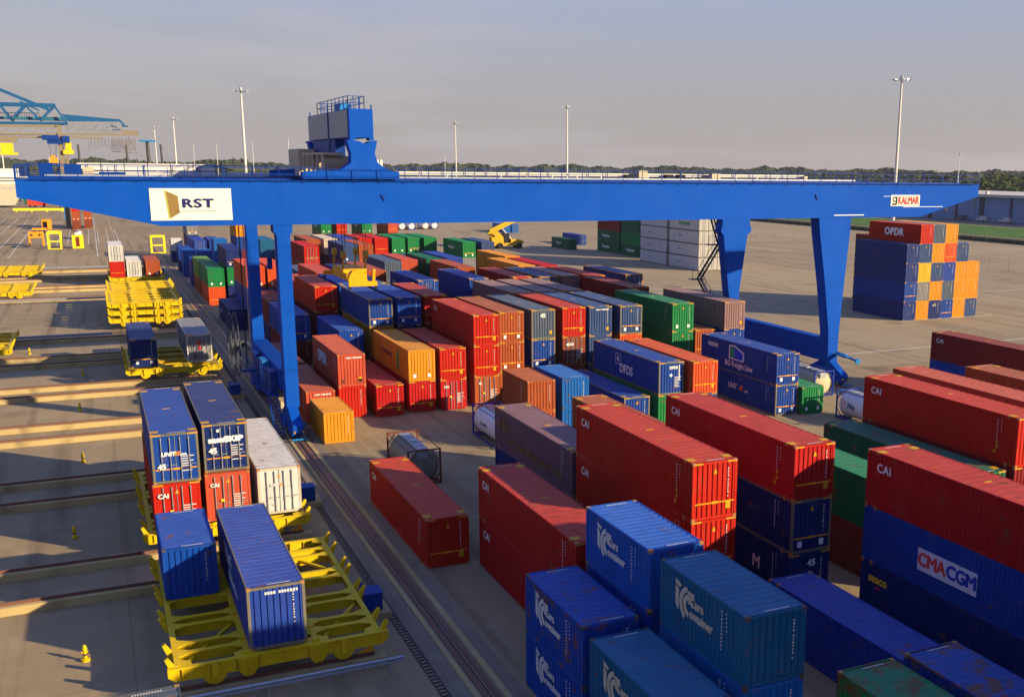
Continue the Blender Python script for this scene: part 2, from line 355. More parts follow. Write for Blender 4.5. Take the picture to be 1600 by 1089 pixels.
def deco_mesh(k, size):
    key = (k, size)
    if key in _DM: return _DM[key]
    L, Wd, H = SIZE[size]; mb = MB(); rnd = random.Random(hash(k) % 1000 if False else len(k)*7+ord(k[0]))
    y0, y1 = -.006, .018
    if k == 'b':     # orange band with a knob
        mb.box(.16, y0, .80, Wd-.16, y1, .86); mb.box(Wd/2-.16, y0-.004, .77, Wd/2+.16, y1, .89)
    elif k == 's':   # two white reflector squares
        for x in (.42, Wd-.72): mb.box(x, y0, .34, x+.26, y1, .66)
    elif k == 'c':   # upright row of code characters
        z = H-.38
        for i in range(11):
            mb.box(Wd-.54, y0, z-.065, Wd-.54+rnd.uniform(.035, .06), y1, z); z -= .125 if i not in (3, 9) else .2
    elif k == 'h':   # level row of code characters
        x = .75
        for i in range(11):
            mb.box(x, y0, H-.38, x+.08, y1, H-.26); x += .12 if i != 3 else .22
    elif k == 't':   # small triangle placard
        n = len(mb.v); mb.prism([(Wd/2-.11, H-.62), (Wd/2+.11, H-.62), (Wd/2, H-.36)], 'y', y0, y1)
    elif k == 'y':   # yellow square placard
        mb.box(Wd-.62, y0, .45, Wd-.36, y1, .80)
    elif k == 'k':   # dark squares low on the end
        for x in (.3, Wd-.62): mb.box(x, y0, .3, x+.3, y1, .62)
    elif k == 'g':   # grime coded data block, small white lines
        for j in range(7): mb.box(Wd-.95, y0, 1.5-j*.14, Wd-.95+rnd.uniform(.3, .7), y1, 1.555-j*.14)
    elif k == 'r':   # roof code near the edge
        x = .9
        for i in range(11): mb.box(x, .22, H-.004, x+.055, .29, H+.006); x += .09
        x = .9
        for i in range(11): mb.box(x, L-.29, H-.004, x+.055, L-.22, H+.006); x += .09
    elif k == 'v':   # upright code and placards on the long side, near its close end
        z = H-.35
        for i in range(11):
            mb.box(-.006, 1.55, z-.065, .016, 1.55+rnd.uniform(.035, .06), z); z -= .14
        for j in range(5): mb.box(-.006, 1.25, H-.38-j*.16, .016, 1.29, H-.33-j*.16)
    elif k == 'p':   # yellow placards on the long side
        for y, z in ((1.45, 1.1), (1.45, .8), (1.6, .5)): mb.box(-.006, y, z, .016, y+.16, z+.2)
    elif k == 'd':   # locking rods, hinges and handles of the doors
        for x in (.52, .98, Wd-.98, Wd-.52):
            mb.cyl((x, -.04, .2), (x, -.04, H-.2), .028, 6)
            for z in (.25, .9, 1.6, H-.3): mb.box(x-.05, -.04, z-.03, x+.05, y1, z+.03)
            mb.box(x-.02, -.06, 1.05, x+.32, -.03, 1.09)
        mb.box(Wd/2-.012, -.008, .17, Wd/2+.012, .03, H-.12)
    me = mb.mesh('deco_'+k, [M_WM]); _DM[key] = me
    return me
DNAME = dict(b='orange_band', s='reflector_dot', c='end_lettering', h='header_lettering', t='warning_triangle', y='yellow_placard', k='vent_panel', g='data_lettering', r='roof_lettering', v='side_lettering', p='side_marking', d='lock_rib')
M_CODE = flat('code_white', (.46, .45, .43), .6)
DMAT = dict(b=lambda: M_OB, s=lambda: M_WM, c=lambda: M_CODE, h=lambda: M_WM, t=lambda: M_YP, y=lambda: M_YP, k=lambda: paint('vent_dark', (.10,.03,.02)), g=lambda: M_CODE, r=lambda: M_CODE, v=lambda: M_CODE, p=lambda: M_YP, d=lambda: M_GAL)
def door_panel(size):
    key = ('panel', size)
    if key in _DM: return _DM[key]
    L, Wd, H = SIZE[size]; mb = MB()
    for x0, x1 in ((.13, Wd/2-.01), (Wd/2+.01, Wd-.13)):
        corr(mb, 'F', x0, x1, .17, H-.11, .022, -1, 10, 0)
        n = 5; h = (H-.28)/n
        for i in range(1, n): mb.box(x0+.05, .014, .17+i*h-.05, x1-.05, .03, .17+i*h+.05)
    _DM[key] = mb.mesh('door_panel', [M_FR]); return _DM[key]
def far_mesh(size, door=False):
    key = ('far', size, door)
    if key in _CM: return _CM[key]
    L, Wd, H = SIZE[size]; mb = MB()
    corr(mb, 'L', .1, L-.1, .15, H-.1, .022, -1, .56, .042); corr(mb, 'R', .1, L-.1, .15, H-.1, Wd-.022, 1, .56, .042)
    corr(mb, 'F', .1, Wd-.1, .15, H-.1, .022, -1, .275, .05, .25); corr(mb, 'B', .1, Wd-.1, .15, H-.1, L-.022, 1, .275, .05, .25)
    corr(mb, 'T', .1, L-.1, .05, Wd-.05, H-.012, 1, .6, .02)
    f = MB()
    for x in (0, Wd-.12):
        for y in (0, L-.12): f.box(x, y, 0, x+.12, y+.12, H)
        f.box(x+.03, .12, H-.10, x+.09, L-.12, H-.002); f.box(x+.03, .12, .0, x+.09, L-.12, .15)
    for y in (.002, L-.062): f.box(.12, y, H-.11, Wd-.12, y+.06, H-.002); f.box(.12, y, 0, Wd-.12, y+.06, .15)
    k = len(mb.v); mb.v += f.v; mb.f += [tuple(i+k for i in q) for q in f.f]; mb.m += [1]*len(f.f)
    _CM[key] = mb.mesh('container_far', [M_FR, M_FR]); return _CM[key]
CW = dict(red='red', crimson='crimson', coral='coral red', rust='rust brown', brown='brown', maroon='maroon', orangered='orange-red', royal='royal blue', blue='blue', violet='violet blue',
    navy='navy blue', steel='steel blue', bluegrey='blue-grey', teal='teal blue', cyan='bright blue', green='green', dkgreen='dark green', lime='lime green', yellow='yellow', amber='amber', ochre='ochre yellow',
    white='white', cream='cream', grey='grey', mauve='pale mauve', plum='plum', slate='slate grey', denim='blue-grey', azure='bright blue')
LW = {'45': 'long', '40': 'long', '20': 'short'}
# containers buried in the stacks or wholly outside the frame (x, y, z in tenths of a metre): one mass
BURIED = set(tuple(int(v) for v in q.split(',')) for q in '''1195,1374,0 1195,1374,29 1195,1374,58 1220,1374,0 1220,1374,29 1220,1374,58 1220,1374,87 1204,2054,117 1229,2054,117 1254,2054,117 1279,2054,117 1204,2202,117 1242,2534,87 153,273,0 184,345,0 184,275,0 221,212,0 252,214,0 462,423,0 429,422,0 500,439,0 500,439,29 553,423,0 553,423,29 306,564,0 283,68,0 283,68,29 283,68,58 283,68,87 283,68,116 314,69,0 314,69,29 314,69,58 314,69,87 314,69,116 345,123,0 345,123,29 345,123,58 345,123,87 345,123,116 376,123,0 376,123,29 376,123,58 376,123,87 376,123,116 407,123,0 407,123,29 407,123,58 407,123,87 407,123,116 470,955,0 529,952,0 558,953,0 588,945,0 215,1085,0 251,1253,0 280,1101,0 311,1108,0 342,1104,0 342,1104,29 409,1104,0 409,1104,29 440,1105,0 440,1105,29 470,1105,0 470,1105,29 556,1104,0 556,1104,29 281,1252,0 281,1252,29 347,1261,0 347,1261,29 412,1262,0 440,1260,0 440,1260,29 469,1260,0 469,1260,29 503,1254,0 503,1254,29 534,1255,0 534,1255,29 566,1247,0 566,1247,29 620,1244,0 620,1244,29 252,1400,0 252,1400,29 318,1403,0 318,1403,29 443,1406,0 443,1406,29 533,1410,0 533,1410,29 564,1402,0 564,1402,29 372,1528,0 402,1550,0 402,1550,29 442,1556,0 442,1556,29 475,1562,0 475,1562,29 568,1562,0 284,1555,0 284,1555,29 315,1555,0 315,1555,29 283,1712,0 314,1712,0 346,1712,0 380,1712,0 380,1712,29 412,1712,0 412,1712,29 317,1863,0 384,1864,0 411,1869,0 411,1869,29 349,2020,0 384,2040,0 415,2040,0 415,2040,29 447,2032,0 447,2032,29 477,2030,0 477,2030,29 509,2026,0 540,2028,0 540,2028,29 570,2020,0 570,2020,29 604,1885,0 638,1878,0 638,1878,29 496,2660,0 533,2660,0 595,2660,0 660,2660,0 184,2268,0 207,2209,0 193,2490,0 224,2490,0 270,2037,0 208,1512,0 -26,4100,58'''.split())
MASS = MB(); MASSM = []
def bury(x, y, z, size, col):
    fm = far_mesh(size); m = pm(col)
    if m not in MASSM: MASSM.append(m)
    k = len(MASS.v); i = MASSM.index(m)
    MASS.v += [(v.co.x+x, v.co.y+y, v.co.z+z) for v in fm.vertices]
    MASS.f += [tuple(a+k for a in p.vertices) for p in fm.polygons]; MASS.m += [i]*len(fm.polygons)
def container(x, y, z, size, col, deco='', frame=None, rust=0.0, label='', far=False, group=None, extra=None):
    """near-left-bottom corner at (x, y, z); the long axis runs away along +Y"""
    if (round(x*10), round(y*10), round(z*10)) in BURIED: bury(x, y, z, size, col); return None
    m = pm(col, rust)
    fm = pm(frame) if frame in PAL else (M_FR if frame == 'fr' else m)
    cm = M_YP if (size == '45' and not frame) else fm
    if far:
        o = slotobj('shipping_container', far_mesh(size), [m, fm], None, (x, y, z)); WL[o.name] = Vector((x, y, z))
        tag(o, label, 'container', group)
        root = o
        for d in deco:
            if d in 'Ybsd': q = slotobj(DNAME[d], deco_mesh(d, size), [DMAT[d]()], root)
        return root
    root = thing('shipping_container', (x, y, z), label, 'container', group)
    P_ = {}; P_['L'] = slotobj('side_wall', cmesh(size, 'side_l'), [m], root); slotobj('side_wall', cmesh(size, 'side_r'), [m], root)
    slotobj('end_wall', cmesh(size, 'end_f'), [m], root)
    if 'd' in deco: P_['F'] = slotobj('door_panel', door_panel(size), [m], root)
    else: P_['F'] = slotobj('end_wall', cmesh(size, 'end_n'), [m], root)
    P_['T'] = slotobj('roof_sheet', cmesh(size, 'roof'), [pmr(col, rust)], root)
    slotobj('frame', cmesh(size, 'frame'), [fm, paint('casting_worn', (.30,.15,.05), rust=.3) if col not in ('royal','cyan','teal') else paint('casting_dark', (.06,.05,.05), rust=.3)], root)
    if size == '45' and col not in ('violet', 'white', 'amber', 'coral'): slotobj('roof_trim', cmesh(size, 'patches'), [M_YP], P_['T'])
    for d in deco:
        if d in DNAME: slotobj(DNAME[d], deco_mesh(d, size), [DMAT[d]()], P_['T' if d == 'r' else ('L' if d in 'vp' else 'F')])
    if extra: extra(root, size)
    return root

# ---- writing and emblems on containers
M_CAI = flat('lettering_pale', (.66, .63, .60)); M_NVL = flat('lettering_navy', (.01, .015, .09)); M_REDL = flat('lettering_red', (.62, .02, .02)); M_ORL = flat('lettering_orange', (.8, .2, .02))
M_YLL = flat('lettering_yellow', (.75, .5, .03)); M_GRL = flat('lettering_green', (.02, .28, .06)); M_SILV = flat('lettering_silver', (.5, .51, .53)); M_GOLD = flat('lettering_gold', (.22, .12, .03))
def side(s, size, mat, dist_far, z, **kw):
    """lettering on the left wall, centred dist_far metres from the container's far end"""
    def f(root, cs):
        L = SIZE[cs][0]; lettering(s, size, mat, root, (-.009, L-dist_far, z), 'left', **kw)
    return f
def multi(*fs):
    def f(root, cs):
        for g in fs: g(root, cs)
    return f
def strokes(n, size, mat, dist_far, z, face='left', x=1.2, y0=None):
    """a line of worn lettering too faint to read, as upright strokes"""
    def f(root, cs):
        L = SIZE.get(cs, (6.06,))[0]; mb = MB(); rn = random.Random(n*31+int(size*100)); w = size*.62; u = -n*w/2
        for i in range(n):
            h = size*rn.choice((.55, .72, .72)); k = w*rn.uniform(.55, .75)
            parts = [(u, u+k*.28, 0, h)] + ([(u+k*.72, u+k, 0, h)] if rn.random() < .7 else []) + [(u, u+k, h*.42, h*.42+size*.12)]*(rn.random() < .6) + [(u, u+k, h-size*.12, h)]*(rn.random() < .5)
            for a, b, c, d in parts:
                if face == 'left': mb.box(-.012 if y0 is None else y0, L-dist_far-a, z-size*.35+c, -.003 if y0 is None else y0+.01, L-dist_far-b, z-size*.35+d)
                else: mb.box(x+a, -.014, z-size*.35+c, x+b, -.004, z-size*.35+d)
            u += w
        o = bpy.data.objects.new('lettering', mb.mesh('lettering', mat)); C.objects.link(o); o.parent = root
    return f
CAI = side('CAI', .62, M_CAI, 1.3, 2.1, bold=0.0064, space=1.08)
def front(s, size, mat, x, z, **kw):
    return lambda root, cs: lettering(s, size, mat, root, (x, -.08 if any(o.name.startswith('door_panel') for o in root.children) else -.012, z), 'front', **kw)
def cars_logo(mat):
    def f(root, cs):
        L = SIZE[cs][0]; a = L-1.05       # y where the emblem begins
        mb = MB(); X0, X1 = -.012, -.004
        # big rounded double bracket, drawn as bands of an arc with gaps
        def arc(cy_, cz, r0, r1, a0, a1, n=14):
            pts = [(cy_-math.cos(q)*r1, cz+math.sin(q)*r1) for q in [a0+(a1-a0)*i/n for i in range(n+1)]] + [(cy_-math.cos(q)*r0, cz+math.sin(q)*r0) for q in [a1+(a0-a1)*i/n for i in range(n+1)]]
            for i in range(n):
                q0 = a0+(a1-a0)*i/n; q1 = a0+(a1-a0)*(i+1)/n
                pp = [(cy_-math.cos(q)*r, cz+math.sin(q)*r) for q, r in ((q0, r0), (q1, r0), (q1, r1), (q0, r1))]
                mb.prism(pp, 'x', X0, X1)
        mb.prism([(a, 2.42), (a-.55, 2.26), (a-.38, 2.10), (a-.0, 2.20)], 'x', X0, X1)
        mb.prism([(a, 2.12), (a-.30, 2.0), (a-.30, 1.0), (a, 1.22)], 'x', X0, X1)
        arc(a-1.22, 1.50, .62, .86, math.radians(105), math.radians(238))
        arc(a-1.22, 1.50, .28, .54, math.radians(80), math.radians(262))
        mb.box(X0, a-1.62, 1.98, X1, a-1.10, 2.20); mb.box(X0, a-1.55, 1.62, X1, a-1.15, 1.80)
        e = MB(); e.v, e.f, e.m = mb.v, mb.f, mb.m
        o = bpy.data.objects.new('emblem', e.mesh('emblem', mat)); C.objects.link(o); o.parent = root; fixn(o); o.scale = (1, .84, .84); o.location = (0, (a-1.1)*.16, 1.6*.16)
        lettering('Cars', .50, mat, root, (-.010, L-2.78, 1.74), 'left', bold=0.0158)
        lettering('ontainer', .48, mat, root, (-.010, L-3.1, 1.27), 'left', bold=0.0158)
    return f
LOGO_W = cars_logo(flat('logo_white', (.46, .45, .43))); LOGO_C = cars_logo(flat('logo_cream', (.40, .36, .27)))
def dfds(root, cs):
    L = SIZE[cs][0]
    lettering('DFDS', 1.15, M_CAI, root, (-.009, L-7.3, 1.15), 'left', bold=.012, space=.95)
    mb = MB(); y = L-5.55; z = 1.95
    for a, b, c, d in ((-.5, .5, .46, .5), (-.5, .5, -.5, -.46)): mb.box(-.012, y+a, z+c, -.004, y+b, z+d)
    for a in (-.5, .46): mb.box(-.012, y+a, z-.5, -.004, y+a+.04, z+.5)
    for q in range(8):
        t = q*math.pi/4; mb.prism([(y, z), (y+math.cos(t-.25)*.16, z+math.sin(t-.25)*.16), (y+math.cos(t)*.3, z+math.sin(t)*.3), (y+math.cos(t+.25)*.16, z+math.sin(t+.25)*.16)], 'x', -.012-.001*(q % 2), -.004)
    o = bpy.data.objects.new('emblem', mb.mesh('emblem', M_CAI)); C.objects.link(o); o.parent = root; fixn(o)
    lettering('DFDS', .34, M_WM, root, (1.45, -.014, 2.38), 'front', bold=0.0080)
    dm = MB(); dm.prism([(1.2, 1.55), (1.36, 1.72), (1.2, 1.89), (1.04, 1.72)], 'y', -.012, .01); dm.box(1.98, -.012, 1.2, 2.05, .01, 2.6)
    o = bpy.data.objects.new('hazard_placard', dm.mesh('hazard_placard', M_WM)); C.objects.link(o); o.parent = root
def bgf(root, cs):
    L = SIZE[cs][0]; y = L-5.6
    g = MB(); g.prism([(y, 1.35), (y-.85, 1.35), (y-.85, 2.45), (y, 2.40)], 'x', -.010, -.003)
    b = MB(); b.prism([(y-.85, 1.35), (y-2.35, 1.35), (y-2.35, 2.0), (y-.85, 2.45)], 'x', -.010, -.003)
    w = MB(); P = [(y+.08, 1.25), (y-2.45, 1.25), (y-2.45, 2.06), (y-.85, 2.56), (y+.08, 2.50)]
    for i in range(5):
        p, q = P[i], P[(i+1) % 5]; w.beam((-.012, p[0], p[1]), (-.012, q[0], q[1]), .09, .09)
    for nm, mb_, mt in (('emblem_green', g, flat('emblem_green', (.03, .22, .12))), ('emblem_blue', b, flat('emblem_blue', (.01, .04, .45))), ('emblem_border', w, M_CAI)):
        o = bpy.data.objects.new(nm, mb_.mesh(nm, mt)); C.objects.link(o); o.parent = root; fixn(o)
    lettering('BG Freight Line', .78, M_CAI, root, (-.009, L-7.2, .72), 'left', bold=0.0064)
    p = MB(); p.box(-.010, L-3.3, 1.95, -.003, L-1.4, 2.35)
    o = bpy.data.objects.new('pale_plate', p.mesh('pale_plate', flat('plate_grey', (.4, .38, .36)))); C.objects.link(o); o.parent = root
def unit45(size=.7, d=7.2, z=1.5, face='left'):
    def f(root, cs):
        L = SIZE[cs][0]
        if face == 'left':
            lettering('UNIT', size, M_CAI, root, (-.009, L-d+1.0, z), 'left', bold=0.0067, italic=.2); lettering('45', size, M_ORL, root, (-.009, L-d-.55, z), 'left', bold=0.0090, italic=.2)
            lettering('.com', size*.5, M_CAI, root, (-.009, L-d-1.5, z-.12), 'left', bold=0.0080)
        else:
            lettering('UNIT', .32, M_WM, root, (.86, -.08, 1.72), 'front', bold=0.0096, italic=.2); lettering('45', .32, M_ORL, root, (1.32, -.08, 1.72), 'front', bold=0.0067, italic=.2)
            lettering('.com', .17, M_WM, root, (1.66, -.08, 1.68), 'front', bold=0.0080)
            lettering('45', .44, M_WM, root, (.5, -.08, 1.0), 'front', bold=0.0090)
    return f
def cmacgm(root, cs):
    L = SIZE[cs][0]; p = MB(); p.box(-.008, L-7.95, .85, -.003, L-4.1, 1.95)
    o = bpy.data.objects.new('sign_board', p.mesh('sign_board', flat('board_pale', (.50, .49, .52)))); C.objects.link(o); o.parent = root
    lettering('CMA', .9, flat('lettering_dull_red', (.55, .05, .045)), root, (-.012, L-5.05, 1.4), 'left', bold=.022+0*0.0090, space=.92)
    lettering('CGM', .9, flat('lettering_dull_blue', (.01, .04, .28)), root, (-.012, L-6.98, 1.4), 'left', bold=.022+0*0.0090, space=.92)
def seaco(root, cs):
    L = SIZE[cs][0]; lettering('seaco', .62, M_YLL, root, (-.009, L-1.35, 2.15), 'left', bold=0.0135)
    p = MB(); p.box(-.010, L-1.55, 1.68, -.003, L-1.2, 1.76); o = bpy.data.objects.new('underline', p.mesh('underline', M_REDL)); C.objects.link(o); o.parent = root
def samskip(root, cs):
    lettering('samSKIP', .46, M_WM, root, (1.25, -.08, 1.95), 'front', bold=.02).scale = (1.2, 1, 1); lettering('45', .46, M_WM, root, (.52, -.08, 1.3), 'front', bold=.012)
    p = MB(); p.cyl((.85, -.08, 2.5), (.85, -.03, 2.5), .09, 12); o = bpy.data.objects.new('round_sticker', p.mesh('round_sticker', M_WM)); C.objects.link(o); o.parent = root
def n45(x=.55, z=2.3, s=.5): return front('45', s, M_WM, x, z, bold=0.0090)
def opdr(root, cs):
    L = SIZE[cs][0]; lettering('OPDR', 1.5, flat('lettering_light', (.50, .49, .48)), root, (-.012, L-4.9, 1.5), 'left', bold=.045, space=1.1)
EVER = side('Evergreen', .9, M_CAI, 5.0, 1.6, bold=0.0090)
def ferry(root, cs):
    L = SIZE[cs][0]; strokes(11, .6, flat('lettering_plum', (.09, .02, .05)), 5.6, 1.55)(root, cs)
    p = MB(); n = 20; p.prism([(L-9.9+.42*math.cos(2*math.pi*i/n), 1.45+1.05*math.sin(2*math.pi*i/n)) for i in range(n)], 'x', -.010, -.003)
    o = bpy.data.objects.new('green_oval', p.mesh('green_oval', M_GRL)); C.objects.link(o); o.parent = root; fixn(o)
MAUVET = multi(strokes(3, 1.1, M_GOLD, 2.0, 1.9), strokes(20, .75, M_GOLD, 7.6, 1.0))
def doortext(t, s=.3): return multi(front(t, s, M_WM, .52, 2.2, bold=0.0067), front('45', .22, M_YLL, .9, 1.25, bold=0.0080))

# ---- the stacks.  (x, y, size, tiers from the ground up, where/what the stack is)
# tier: (colour, deco, frame, label of its own or '', extra, rust)
def T(col, deco='cr', label='', extra=None, frame=None, rust=0.0): return (col, deco, frame, label, extra, rust)
ST = []
def stack(x, y, size, key, *tiers, z=0.0, far=False, group=None): ST.append((x, y, size, key, tiers, z, far, group))
# --- front block
stack(15.45,34.4,'20','the blue container with a rusty roof patch', T('royal','cv',extra=LOGO_W), T('royal','crv','short royal blue container with a brown rusty patch on its roof',LOGO_W,rust=.5))
stack(15.29,27.3,'20','the teal container with a clean roof', T('teal','cv',extra=LOGO_C), T('teal','crv','short teal container lowest in the picture beside the two royal blue ones',LOGO_C))
stack(18.37,34.5,'20','the bright blue container with a ridged roof', T('royal','c'), T('royal','cv'), T('azure','crv','short bright blue container with a ridged roof, in front of the tall red pair',LOGO_W))
stack(18.35,27.5,'20','the big teal container', T('cyan','c'), T('cyan','cv'), T('teal','crv','large looking short teal container on top, with cream lettering on its side',LOGO_C))
stack(22.1,21.25,'20','the rust-stained green container', T('brown','c'), T('green','cr','short green container with long rust stains across its roof',rust=.9))
stack(25.2,21.35,'20','the rust-stained blue container', T('brown','c'), T('blue','cr','short blue container with rusty corners beside the rust-stained green one',rust=.8))
stack(18.27,41.4,'45','the red container half in shade in front of the grey one', T('crimson','cv',extra=CAI), T('crimson','cvr','long crimson container with a shadow edge across its roof, front left of the blue ones',CAI))
stack(15.34,55.65,'45','', T('red','bctyv','long red container standing alone on the ground beside the crane rail',CAI))
stack(24.48,41.76,'45','the red container with a sunlit orange end', T('brown','c'), T('red','bctyv',extra=CAI), T('red','bctyvpr','long red container on top of its stack, its near end glowing orange in the sun',CAI))
stack(30.82,42.4,'45','the dark red container right of the sunlit one', T('navy','cv','navy container with a white 45 on its end, lowest under the red one',multi(side('M', 1.0, M_CAI, 10.6, 1.5, bold=0.0135),n45(1.35,2.3,.52))), T('navy','bsctv','navy container with grey corner posts and an orange band, between red and navy',frame='fr'), T('crimson','bctyvpr','long crimson container with a diagonal shadow across its near end',CAI))
stack(34.0,26.9,'45','the salmon-roofed container at the right edge', T('navy','v','navy container with small yellow lettering, lowest at the right edge',seaco), T('blue','v','blue container with a large white board of red and blue letters',cmacgm), T('crimson','r','crimson container with a salmon roof on top at the right edge',CAI))
stack(28.0,26.5,'45','', T('violet','r','long violet blue container on the ground between teal and lettered stacks'))
stack(46.2,42.3,'45','the red container behind the rust-streaked green roof', T('brown','v'), T('maroon','v'), T('red','vpr','long faded red container with a speckled roof, behind the streaky green roof',CAI))
stack(42.9,42.2,'45','the streaky green container', T('dkgreen','v'), T('dkgreen','r','long green container whose roof is streaked with rust',rust=.55))
stack(37.0,42.3,'45','the clean green container', T('brown','v'), T('green','r','long clean green container between the red stacks, in front of the streaky one'))
stack(50.0,43.9,'45','the brick red container behind the speckled roof', T('brown',''), T('brown',''), T('coral','r','brick red container just behind the speckled faded red roof'))
stack(55.3,42.3,'45','the rust roofed container at the right edge', T('brown',''), T('brown',''), T('rust','r','rust brown container roof cut by the right edge of the picture'))
stack(78.5,71.0,'45','the red container beyond the crane rail', T('royal',''), T('maroon','r','red container farthest right beyond the crane rail, above a blue one',CAI))
stack(24.4,55.95,'45','the mauve container', T('navy','v'), T('plum','v','faded mauve container with worn gold lettering behind the tall red stack',MAUVET))
stack(30.6,56.4,'45','the brown container behind the tall red stack', T('brown',''), T('rust','r','brown container whose far roof end peeps out behind the tall red stack'))
# --- rows nearer than the picture's lower right corner: they stand outside the frame and shade its foreground
for X_, Y_, n_ in ((28.3,6.8,5),(31.4,6.9,5),(34.5,12.3,5),(37.6,12.3,3),(40.7,12.3,3)):
    stack(X_,Y_,'45','off',*[T(k_,'') for k_ in ('brown','navy','maroon','blue','crimson')[:n_]],far=True)
# --- second row
stack(30.7,79.4,'20','the short brown container', T('rust','c'), T('rust','cv','short rust brown container left of the short bright blue one'))
stack(33.9,79.7,'20','the short bright blue container', T('cyan','c'), T('cyan','cr','short bright blue container right of the short brown one'))
stack(39.9,80.1,'45','', T('blue','ctr','long blue container on the ground in front of the lettered blue one',frame='fr'))
stack(43.1,79.8,'45','the blue container with white four-letter name', T('green',''), T('blue','gr','blue container with four pale letters and a boxed star on its side',dfds,frame='fr'))
stack(46.1,79.0,'45','the orange-red container beside it', T('steel','c'), T('orangered','bctyr','orange-red container between the two lettered blue containers'))
stack(55.2,79.4,'45','the blue container with a house emblem', T('blue','bsctv','blue container with an orange number in its name, on the ground',unit45(),frame='fr'), T('blue','bsctvr','blue container with a green and blue house emblem and white name',bgf))
stack(57.85,78.9,'20','', T('green','scr','short green container on the ground right of the house emblem stack'))
stack(15.45,85.9,'20','', T('amber','cr','short amber container standing by the near crane leg',rust=.2))
stack(15.4,93.4,'45','', T('coral','hv','long coral container on the ground directly behind the short amber one'))
stack(18.45,94.4,'40','the coral container with big pale letters', T('red','c'), T('coral','hkyv','coral container with four big pale letters, sunlit end, behind the short amber one',opdr))
stack(21.6,93.6,'45','', T('crimson','bctyr','single crimson container on the ground between coral and amber stacks'))
stack(24.78,94.2,'45','the amber container', T('crimson','bcty'), T('amber','sc','long amber container with a green oval on its side',ferry))
stack(27.7,94.0,'45','the red container over a door end', T('crimson','dg','crimson container showing its doors, under the red one right of the amber container',doortext('CAI')), T('red','bctyr','red container above a door end, right of the amber container'))
stack(31.1,94.3,'45','the tall red stack', T('rust','dg','rust brown container showing its doors at the foot of the tall red stack',doortext('45')), T('red','bcty','red container in the middle of the tall stack right of the amber one'), T('red','bctyr','red container topping the tall stack right of the amber one',CAI))
stack(34.05,95.4,'45','the rust brown stack', T('rust','c'), T('rust','bsct'), T('rust','bsctr','rust brown container on top between the tall red and grey stacks'))
stack(37.5,95.8,'45','the slate container marked 45', T('blue','c'), T('blue','bsct',frame='fr'), T('bluegrey','tyr','slate blue container with grey posts and a large 45 on its end',n45(1.2,2.3,.55),frame='fr'))
stack(41.0,96.3,'45','the bright red container with a scarlet roof', T('brown','c'), T('brown','dg','dark brown container showing white numbered doors under the scarlet one',front('4510',.4,M_WM,.75,2.1,bold=0.0090)), T('red','bctyr','scarlet container on top between two grey-blue ones'))
stack(43.8,96.0,'45','the steel blue container with a white header code', T('steel','c'), T('steel','cs'), T('steel','hcyr','steel blue container with a white header code, right of the scarlet one',frame='steel'))
stack(47.0,95.5,'45','the steel blue container with broad grey posts', T('orangered','c'), T('orangered','cb'), T('steel','bsctr','steel blue container with broad grey posts left of the big green one',frame='fr'))
stack(52.9,95.2,'45','the big green container', T('green','sc'), T('green','ct'), T('green','sctvr','big green container on top with a small sticker on its side'))
stack(55.75,95.3,'45','the orange-brown container', T('rust','c'), T('rust','br','orange-brown container tucked between the big green and the mauve ones'))
stack(58.8,94.5,'45','the brownish mauve container', T('navy','c'), T('blue','sct'), T('mauve','ycv','brownish mauve container with a ribbed sunlit end, right of the big green one'))
# --- third row
stack(15.4,108.2,'45','', T('maroon','r','long maroon container on the ground hidden mostly behind the near crane leg'))
stack(21.5,108.5,'40','the blue container behind the coral one', T('maroon','c'), T('royal','ctr','long royal blue container right behind the coral one with big letters'))
stack(18.5,121.9,'45','the blue container behind the near crane leg', T('maroon','c'), T('royal','bsct','royal blue container partly behind the near crane leg'))
stack(22.0,123.7,'45','the rusty red container', T('maroon','c'), T('maroon','c'), T('red','bctyr','rusty red container with a sunlit near end, right of the near crane leg',rust=.25))
stack(18.5,136.4,'40','the maroon roofed container', T('navy','c'), T('maroon','r','maroon roofed container seen between the two left crane legs'))
stack(25.1,125.3,'45','the royal blue roof by the spreader', T('navy',''), T('navy',''), T('royal','r','royal blue container roof left of the hanging yellow spreader'))
stack(24.9,109.8,'45','the left of two blue containers under the spreader', T('maroon','c'), T('ochre','c'), T('blue','bsctr','left one of the two blue containers in front of the yellow spreader',frame='fr'))
stack(28.0,110.1,'45','the right of two blue containers under the spreader', T('maroon','c'), T('navy','c'), T('royal','bsctr','right one of the two blue containers in front of the yellow spreader'))
stack(31.1,110.8,'45','the crimson strip roof', T('maroon','c'), T('maroon','c'), T('crimson','br','crimson container directly behind the tall red stack'))
stack(34.2,110.4,'45','the low brown container', T('brown',''), T('brown','r','low brown container behind the rust brown stack'))
stack(40.9,110.4,'45','the first mauve roof', T('plum',''), T('plum',''), T('mauve','r','mauve container roof behind the scarlet one, left of two more'))
stack(43.95,110.5,'45','the second mauve roof', T('plum',''), T('plum',''), T('mauve','r','pinkish mauve container roof in the middle of three'))
stack(47.05,110.5,'45','the third mauve roof', T('plum',''), T('plum',''), T('mauve','r','greyish mauve container roof, right one of three behind the steel blue pair'))
stack(55.6,110.4,'45','the maroon container behind the big green one', T('maroon',''), T('maroon','c'), T('maroon','bcr','long maroon container with a sunlit ribbed end behind the big green one'))
